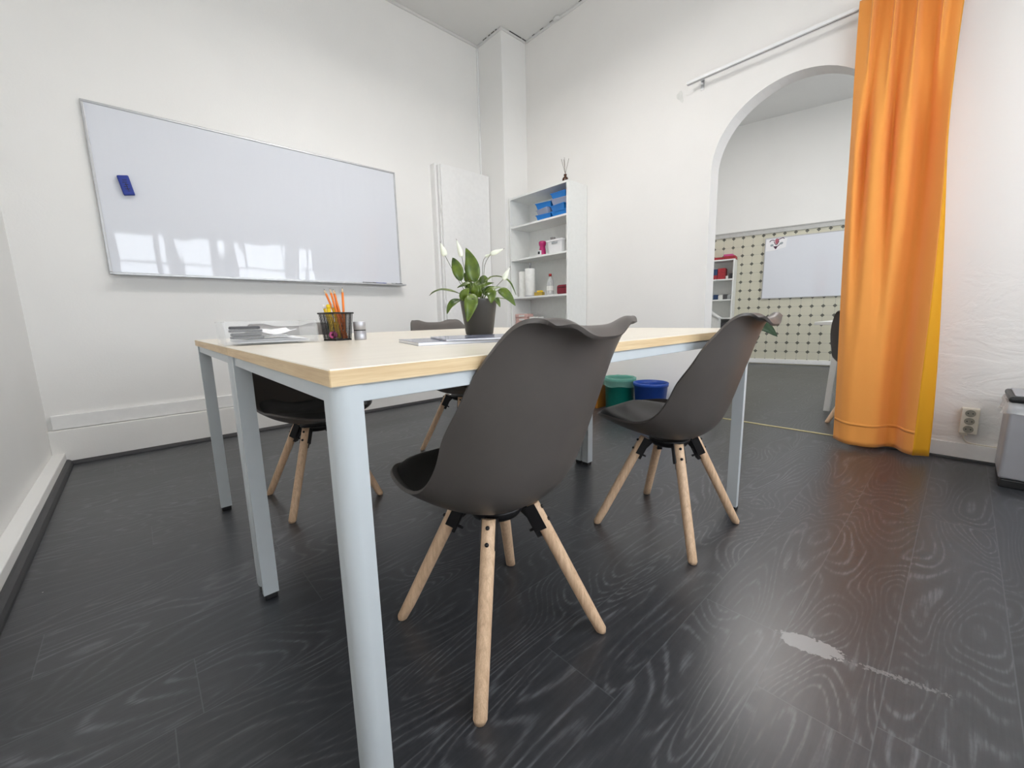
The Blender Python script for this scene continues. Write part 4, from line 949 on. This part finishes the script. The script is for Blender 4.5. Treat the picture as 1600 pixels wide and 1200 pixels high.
# ------------------------------------------------------------------ buckets by the right wall
def bucket(name, label, x, y, r0, r1, h, mat, rim=True, liner=None):
    t = thing(name, label, 'bucket', (x, y, 0))
    bm = NB(); lathe(bm, [(r0, 0), (r0+0.003, 0.003), (r1, h-0.03), (r1+0.006, h-0.029), (r1+0.008, h-0.003), (r1+0.005, h), (r1-0.003, h), (r1-0.004, h-0.03), (r0-0.002, 0.004), (0, 0.004)], n=44); mesh_obj('bucket_body', bm, mat, t)
    if liner:
        bm = NB(); n = 48; rows = []
        for k, (dr, z) in enumerate(((-0.012, h-0.09), (-0.006, h-0.01), (0.000, h+0.008), (0.011, h+0.006), (0.014, h-0.02), (0.012, h-0.05), (0.016, h-0.064))):
            rows.append([bm.verts.new(((r1+dr+0.003*math.sin(7*a*2*PI/n+k)*(k > 1))*math.cos(2*PI*a/n), (r1+dr+0.003*math.sin(7*a*2*PI/n+k)*(k > 1))*math.sin(2*PI*a/n), z+(0.006*math.sin(5*a*2*PI/n+1.3*k) if k > 3 else 0.001*math.sin(11*a*2*PI/n)))) for a in range(n)])
        for a, b in zip(rows, rows[1:]):
            for i in range(n): bm.faces.new((a[i], a[(i+1) % n], b[(i+1) % n], b[i])).smooth = True
        mesh_obj('bag_liner', bm, liner, t)
    return t
bucket('waste_bucket', 'round blue plastic bucket by the right wall, behind the right desk chair', 3.025, 1.655, 0.105, 0.130, 0.272, 'blue')
bucket('waste_bucket', 'round teal bucket with a thin liner bag, left of the blue bucket', 3.010, 1.935, 0.110, 0.122, 0.285, 'teal', liner='tealbag')
t = tag(mesh_obj('waste_box', box(NB(), -0.09, 0.09, -0.07, 0.07, 0, 0.25, bev=0.006), 'orangebox'), 'orange-brown box on the floor left of the teal bucket, mostly hidden', 'box'); t.location = (3.02, 2.175, 0)

# ------------------------------------------------------------------ curtain rail and curtain
rl = thing('curtain_rail', 'flat white metal curtain rail above the arch', 'curtain rail', (XR, 1.0, 2.44))
bm = NB(); box(bm, -0.082, -0.050, -1.15, 0.512, -0.012, 0.006, bev=0.002); mesh_obj('rail', bm, 'white', rl)
bm = NB(); box(bm, -0.068, -0.064, -1.15, 0.512, -0.0130, -0.0121); mesh_obj('rail_slot', bm, 'darkg', rl)
for y in (0.43, -0.55):
    bm = NB(); box(bm, -0.075, 0, y-0.012, y+0.012, 0.0062, 0.010); box(bm, -0.004, 0, y-0.012, y+0.012, -0.055, 0.010, bev=0.001); mesh_obj('bracket', bm, 'alu', rl)
cu = thing('curtain', 'long orange curtain hanging from the rail at the right of the arch', 'curtain', (3.098, 0.3, 0))
def smooth(x): x = min(1, max(0, x)); return x*x*(3-2*x)
def curt(a, b):
    """a along width (0 = left edge, +y), b from top (0) to hem (1)"""
    z = 2.455-2.425*b
    yl = 0.545-0.035*b-0.040*smooth(b)*b; yr = crv([(0.165,), (0.160,), (0.145,), (0.128,), (0.120,), (0.116,), (0.112,)], b)[0]
    y = yl+(yr-yl)*a
    # sharp gathered pleats above, wide soft folds below
    top = 0.030*math.sin(2*PI*(4.3*a+0.10))+0.010*math.sin(2*PI*(8.6*a+0.4))
    lowf = crv([(0.030,), (-0.012,), (-0.030,), (-0.020,), (-0.012,), (0.010,), (0.066,), (0.060,), (-0.030,), (-0.072,)], a)[0]
    mid = crv([(0.030,), (-0.030,), (0.038,), (-0.035,), (-0.030,), (0.040,), (-0.030,), (-0.030,), (0.050,), (0.066,), (0.0,), (-0.060,)], a)[0]
    k1 = smooth(b/0.35); k2 = smooth((b-0.25)/0.6)
    x = (1-k1)*top+k1*((1-k2)*mid+k2*lowf)
    y += 0.012*math.cos(2*PI*(4.3*a+0.10))*(1-k1)
    x += 0.004*math.sin(9*b+6*a)*k2
    zz = z-0.012*math.sin(PI*a)*b
    return Vector((x-0.015, y-0.3, zz))
bm = NB(); grid(bm, curt, 120, 90); o = mesh_obj('curtain_cloth', bm, 'curtain', cu, recalc=False); s = o.modifiers.new('thickness', 'SOLIDIFY'); s.thickness = 0.0015
def hemf(a, b):
    p = curt(a, 0.945+0.0*b); q = curt(a, 0.952); r = p.lerp(q, b); return r+Vector((-0.0022, 0, 0))
bm = NB(); grid(bm, lambda a, b: hemf(a, b), 120, 3); mesh_obj('hem_seam', bm, 'curtain', cu, recalc=False).modifiers.new('thickness', 'SOLIDIFY').thickness = 0.0008
def linf(a, b):
    """turned-back lining at the right edge of the cloth"""
    e = curt(1.0, b); wd = 0.003+0.060*smooth((b-0.28)/0.72)
    return e+Vector((0.006*math.sin(PI*a)+0.035*a*b, -wd*a, -0.002))
bm = NB(); grid(bm, linf, 8, 60); mesh_obj('lining', bm, 'lining', cu, recalc=False).modifiers.new('thickness', 'SOLIDIFY').thickness = 0.0015

# ------------------------------------------------------------------ sockets on the right wall
so = thing('power_outlet', 'cream surface-mounted triple power outlet low on the right wall', 'power outlet', (XR, -0.077, 0.218))
bm = NB(); box(bm, -0.040, 0, -0.033, 0.033, -0.066, 0.070, bev=0.004); mesh_obj('housing', bm, 'cream', so)
for k in (-1, 0, 1):
    bm = NB(); lathe(bm, [(0.019, 0), (0.0175, -0.0010), (0.016, 0.004), (0, 0.004)], n=28)
    for v in bm.verts: v.co = Vector((-0.0405-0.0012+v.co.z*0.5, v.co.x, v.co.y+k*0.0425+0.002))
    s1 = mesh_obj('socket', bm, 'hole', so)
    bm = NB()
    for q in (-0.0085, 0.0085): tube(bm, [(-0.0405, q, k*0.0425+0.002), (-0.0440, q, k*0.0425+0.002)], 0.0028, 8)
    mesh_obj('pin_hole', bm, 'blackp', s1)
bm = NB(); tube(bm, [Vector(crv([(-0.02, 0.012, -0.066), (-0.022, 0.010, -0.095), (-0.020, -0.005, -0.115), (-0.014, -0.05, -0.122), (-0.012, -0.14, -0.124), (-0.012, -0.30, -0.1235)], i/20)) for i in range(21)], 0.0035, 8); mesh_obj('cable', bm, 'cream', so)
bm = NB(); box(bm, -0.032, -0.004, 0.000, 0.028, -0.078, -0.0665, bev=0.003); mesh_obj('cable_gland', bm, 'cream', so)

# ------------------------------------------------------------------ pedal bin at the right edge
pb = thing('pedal_bin', 'brushed steel bin with black lid rim and loose liner, at the right edge', 'bin', (2.925, -0.345, 0))
bm = NB(); box(bm, -0.105, 0.160, -0.160, 0.160, 0, 0.040, bev=0.006); mesh_obj('base', bm, 'blackp', pb)
bm = NB(); box(bm, -0.112, 0.168, -0.166, 0.166, 0.041, 0.380, bev=0.012, seg=4); mesh_obj('bin_body', bm, 'steel', pb)
bm = NB(); box(bm, -0.118, 0.174, -0.172, 0.172, 0.392, 0.418, bev=0.010, seg=3); mesh_obj('lid_rim', bm, 'blackp', pb)
bm = NB(); box(bm, -0.100, 0.156, -0.155, 0.155, 0.4185, 0.424, bev=0.002); mesh_obj('lid_plate', bm, 'steel', pb)
bm = NB(); n = 90; rows = []
for k, z in enumerate((0.391, 0.372, 0.352, 0.338)):
    row = []
    for i in range(n):
        a = 2*PI*i/n; c, s_ = math.cos(a), math.sin(a); m_ = max(abs(c), abs(s_))
        ex = 0.006+0.008*k/3*(1+0.6*math.sin(9*a+k))+0.004*math.sin(23*a+2*k)
        row.append(bm.verts.new((0.028+(0.140+ex)*c/m_*0.995, (0.166+ex)*s_/m_, z+0.006*math.sin(7*a+k)*(k > 2))))
    rows.append(row)
for a, b in zip(rows, rows[1:]):
    for i in range(n): bm.faces.new((a[i], a[(i+1) % n], b[(i+1) % n], b[i])).smooth = True
mesh_obj('bag_liner', bm, 'bag', pb)
bm = NB(); box(bm, -0.150, -0.100, -0.045, 0.045, 0.008, 0.020, bev=0.004); mesh_obj('pedal', bm, 'steel', pb)

# ------------------------------------------------------------------ room beyond the arch
fs = thing('bookshelf', 'white open bookshelf with red boxes, in the far room against the tiled wall', 'bookshelf')
for u in (-1.07, -0.290):
    bm = NB(); box(bm, u, u+0.020, -0.285, -0.002, 0, 1.632, bev=0.001, seg=1); mesh_obj('side_panel', bm, 'melamine', fs)
bm = NB(); box(bm, -1.05, -0.290, -0.008, -0.002, 0.05, 1.612); mesh_obj('back_panel', bm, 'melamine', fs)
bm = NB(); box(bm, -1.05, -0.290, -0.285, -0.002, 1.612, 1.632); mesh_obj('top_panel', bm, 'melamine', fs)
for z in (0.10, 0.42, 0.735, 1.022, 1.335):
    bm = NB(); box(bm, -1.05, -0.290, -0.282, -0.008, z-0.020, z, bev=0.001, seg=1); mesh_obj('shelf', bm, 'melamine', fs)
far(fs, 0, 0.003)
def fbox(name, cat, label, u0, u1, w0, w1, z0, z1, mat, group=None, lab=None):
    o = tag(mesh_obj(name, box(NB(), -(u1-u0)/2, (u1-u0)/2, -(w1-w0)/2, (w1-w0)/2, 0, z1-z0, bev=0.002, seg=1), mat), label, cat, group)
    return far(o, (u0+u1)/2, (w0+w1)/2, z0)
GF = 'boxes in the far bookshelf'
fbox('game_box', 'box', 'flat red box on top of the far bookshelf, left', -0.66, -0.432, 0.07, 0.25, 1.6325, 1.672, 'redbox', GF)
fbox('game_box', 'box', 'red box on top of the far bookshelf at its right end', -0.428, -0.27, 0.05, 0.27, 1.6325, 1.680, 'redbox', GF)
fbox('game_box', 'box', 'thin greyish red box lying on the right end red box, topmost', -0.44, -0.31, 0.07, 0.23, 1.6805, 1.712, 'pinkp', GF)
fbox('game_box', 'box', 'navy box on the upper far shelf, left of the tall red box', -0.66, -0.515, 0.06, 0.24, 1.402, 1.495, 'navybox', GF)
fbox('game_box', 'box', 'wide red and white box lying under the navy box on the upper far shelf', -0.67, -0.513, 0.04, 0.25, 1.3355, 1.401, 'redbox', GF)
fbox('game_box', 'box', 'tall red box standing on the upper far shelf', -0.508, -0.40, 0.06, 0.24, 1.3355, 1.505, 'redbox', GF)
fbox('small_box', 'box', 'small dark box at the right end of the upper far shelf', -0.350, -0.300, 0.10, 0.20, 1.3355, 1.42, 'darkg')
fbox('small_packet', 'packet', 'small pale packet beside the tall red box on the upper far shelf', -0.396, -0.356, 0.10, 0.22, 1.3355, 1.385, 'palebox')
for k, (a, b, m_, lb_) in enumerate(((-0.66, -0.56, 'greyp', 'leftmost grey box on the middle far shelf'), (-0.555, -0.49, 'navybox', 'navy box on the middle far shelf'), (-0.485, -0.42, 'palebox', 'white box on the middle far shelf'), (-0.415, -0.36, 'darkg', 'dark box on the middle far shelf'), (-0.355, -0.305, 'greyp', 'rightmost grey box on the middle far shelf'))):
    fbox('small_box', 'box', lb_, a, b, 0.06, 0.22, 1.0225, 1.09+0.01*(k % 2), m_, 'small boxes on the middle far shelf')
fbox('storage_case', 'box', 'dark storage case on the lower far shelf, below the white slanted cabinet', -0.60, -0.30, 0.05, 0.25, 0.4205, 0.66, 'darkg')
# slanted cabinet
sl = thing('slanted_cabinet', 'white cabinet with sloping top in front of the far bookshelf, beside the arch jamb', 'cabinet')
bm = NB(); prism(bm, [(-0.90, 0), (-0.40, 0), (-0.40, 0.722), (-0.54, 0.826), (-0.90, 0.826)], 'y', -0.60, -0.40); mesh_obj('cabinet_body', bm, 'palebox', sl)
bm = NB(); prism(bm, [(-0.395, 0.722), (-0.39, 0.738), (-0.54, 0.848), (-0.92, 0.848), (-0.92, 0.828), (-0.545, 0.828)], 'y', -0.62, -0.38); mesh_obj('lid', bm, 'melamine', sl)
far(sl)
# far whiteboard
fb = thing('whiteboard', 'whiteboard on the cream tiled wall in the far room, partly behind the curtain', 'whiteboard')
bm = NB(); box(bm, 0.10, 1.60, -0.020, -0.004, 1.020, 1.905); mesh_obj('writing_surface', bm, 'board', fb)
bm = NB(); box(bm, 0.09, 1.61, -0.024, -0.001, 1.010, 1.022); box(bm, 0.09, 1.61, -0.024, -0.001, 1.903, 1.915); box(bm, 0.09, 0.102, -0.024, -0.001, 1.022, 1.903); box(bm, 1.598, 1.61, -0.024, -0.001, 1.022, 1.903); mesh_obj('frame', bm, 'alu', fb)
far(fb)
pa = thing('paper_drawing', 'paper with a red and grey winged emblem on the far whiteboard', 'paper')
bm = NB(); prism(bm, [(0.105, 1.720), (0.215, 1.725), (0.36, 1.760), (0.372, 1.890), (0.105, 1.893)], 'y', -0.0235, -0.0215); mesh_obj('paper_sheet', bm, 'paper', pa)
def stroke(bm, pts, r, y=-0.0250):
    n = len(pts)*4; P = [crv(pts, i/(n-1)) for i in range(n)]; A = []; B = []
    for i, (u, v) in enumerate(P):
        q0, q1 = P[max(i-1, 0)], P[min(i+1, n-1)]; dx, dy = q1[0]-q0[0], q1[1]-q0[1]; l = math.hypot(dx, dy) or 1
        A.append((u-dy/l*r, v+dx/l*r)); B.append((u+dy/l*r, v-dx/l*r))
    prism(bm, A+B[::-1], 'y', y, -0.0236)
ex = lambda X, Y: (0.105+(X-330)/830*0.262, 1.893-(Y-400)/490*0.165)
bm = NB(); prism(bm, [ex(X_, Y_) for X_, Y_ in ((690, 440), (740, 395), (800, 395), (850, 440), (830, 540), (790, 620), (745, 640), (700, 560))], 'y', -0.0246, -0.0236); mesh_obj('emblem_centre', bm, 'inkred', pa)
bm = NB()
stroke(bm, [ex(470, 515), ex(520, 460), ex(600, 445), ex(680, 470)], 0.0048); stroke(bm, [ex(820, 450), ex(900, 415), ex(1000, 385), ex(1060, 425)], 0.0055)
stroke(bm, [ex(640, 720), ex(690, 770), ex(735, 830), ex(790, 740), ex(880, 660)], 0.0050); stroke(bm, [ex(650, 500), ex(690, 600), ex(750, 660), ex(810, 600), ex(850, 500)], 0.0045)
mesh_obj('emblem_lines', bm, 'dkline', pa)
bm = NB(); prism(bm, [ex(575+70*math.cos(a*PI/6), 670+50*math.sin(a*PI/6)) for a in range(12)], 'y', -0.0244, -0.0236); prism(bm, [ex(945+75*math.cos(a*PI/6)+20*math.sin(a*PI/6), 615-30*math.cos(a*PI/6)+45*math.sin(a*PI/6)) for a in range(12)], 'y', -0.0244, -0.0236); mesh_obj('emblem_wings', bm, 'inkgrey', pa)
far(pa)
# far table
ft = thing('side_table', 'plain white table in the far room, seen at the curtain edge', 'table', (3.98, -0.545, 0))
bm = NB(); box(bm, 0.0, 0.80, 0.0, 1.34, 0.700, 0.724, bev=0.002); mesh_obj('tabletop', bm, 'melamine', ft)
bm = NB(); box(bm, 0.09, 0.72, 1.17, 1.19, 0.635, 0.6995); box(bm, 0.09, 0.72, 0.10, 0.12, 0.635, 0.6995); box(bm, 0.09, 0.11, 0.10, 1.19, 0.635, 0.6995); mesh_obj('apron_frame', bm, 'melamine', ft)
for x, y in ((0.13, 1.215), (0.67, 1.215), (0.13, 0.14), (0.67, 0.14)):
    bm = NB(); sx = 1 if y > 0.6 else -1
    prism(bm, [(y-0.022-sx*0.02, 0.6995), (y+0.022-sx*0.02, 0.6995), (y+0.020+sx*0.012, 0.0), (y-0.020+sx*0.012, 0.0)], 'x', x-0.022, x+0.022); mesh_obj('leg', bm, 'melamine', ft)
# far plant, mostly hidden behind the right desk chair
fp = thing('potted_plant', 'dark green leafy plant in the far room, one leaf showing past the right chair', 'potted plant', (4.05, 1.73, 0))
bm = NB(); lathe(bm, [(0.10, 0), (0.14, 0.28), (0.145, 0.30), (0.135, 0.30), (0.13, 0.27), (0, 0.27)], n=28); mesh_obj('pot', bm, 'white', fp)
bm = NB()
def fl(pts, wid): leaf(bm, pts, wid, Vector((0, 0, 0.27)), face=Vector((-0.75, -0.1, 0.6)))
fl([Vector((-0.030, -0.358, 0.485)), Vector((-0.060, -0.477, 0.588)), Vector((-0.090, -0.570, 0.690)), Vector((-0.130, -0.705, 0.607))], 0.17)
fl([Vector((0.05, 0.05, 0.35)), Vector((0.10, 0.13, 0.42)), Vector((0.12, 0.22, 0.36))], 0.07)
o = mesh_obj('foliage', bm, ['leaf2', 'stem'], fp, recalc=False); o.modifiers.new('thickness', 'SOLIDIFY').thickness = 0.001
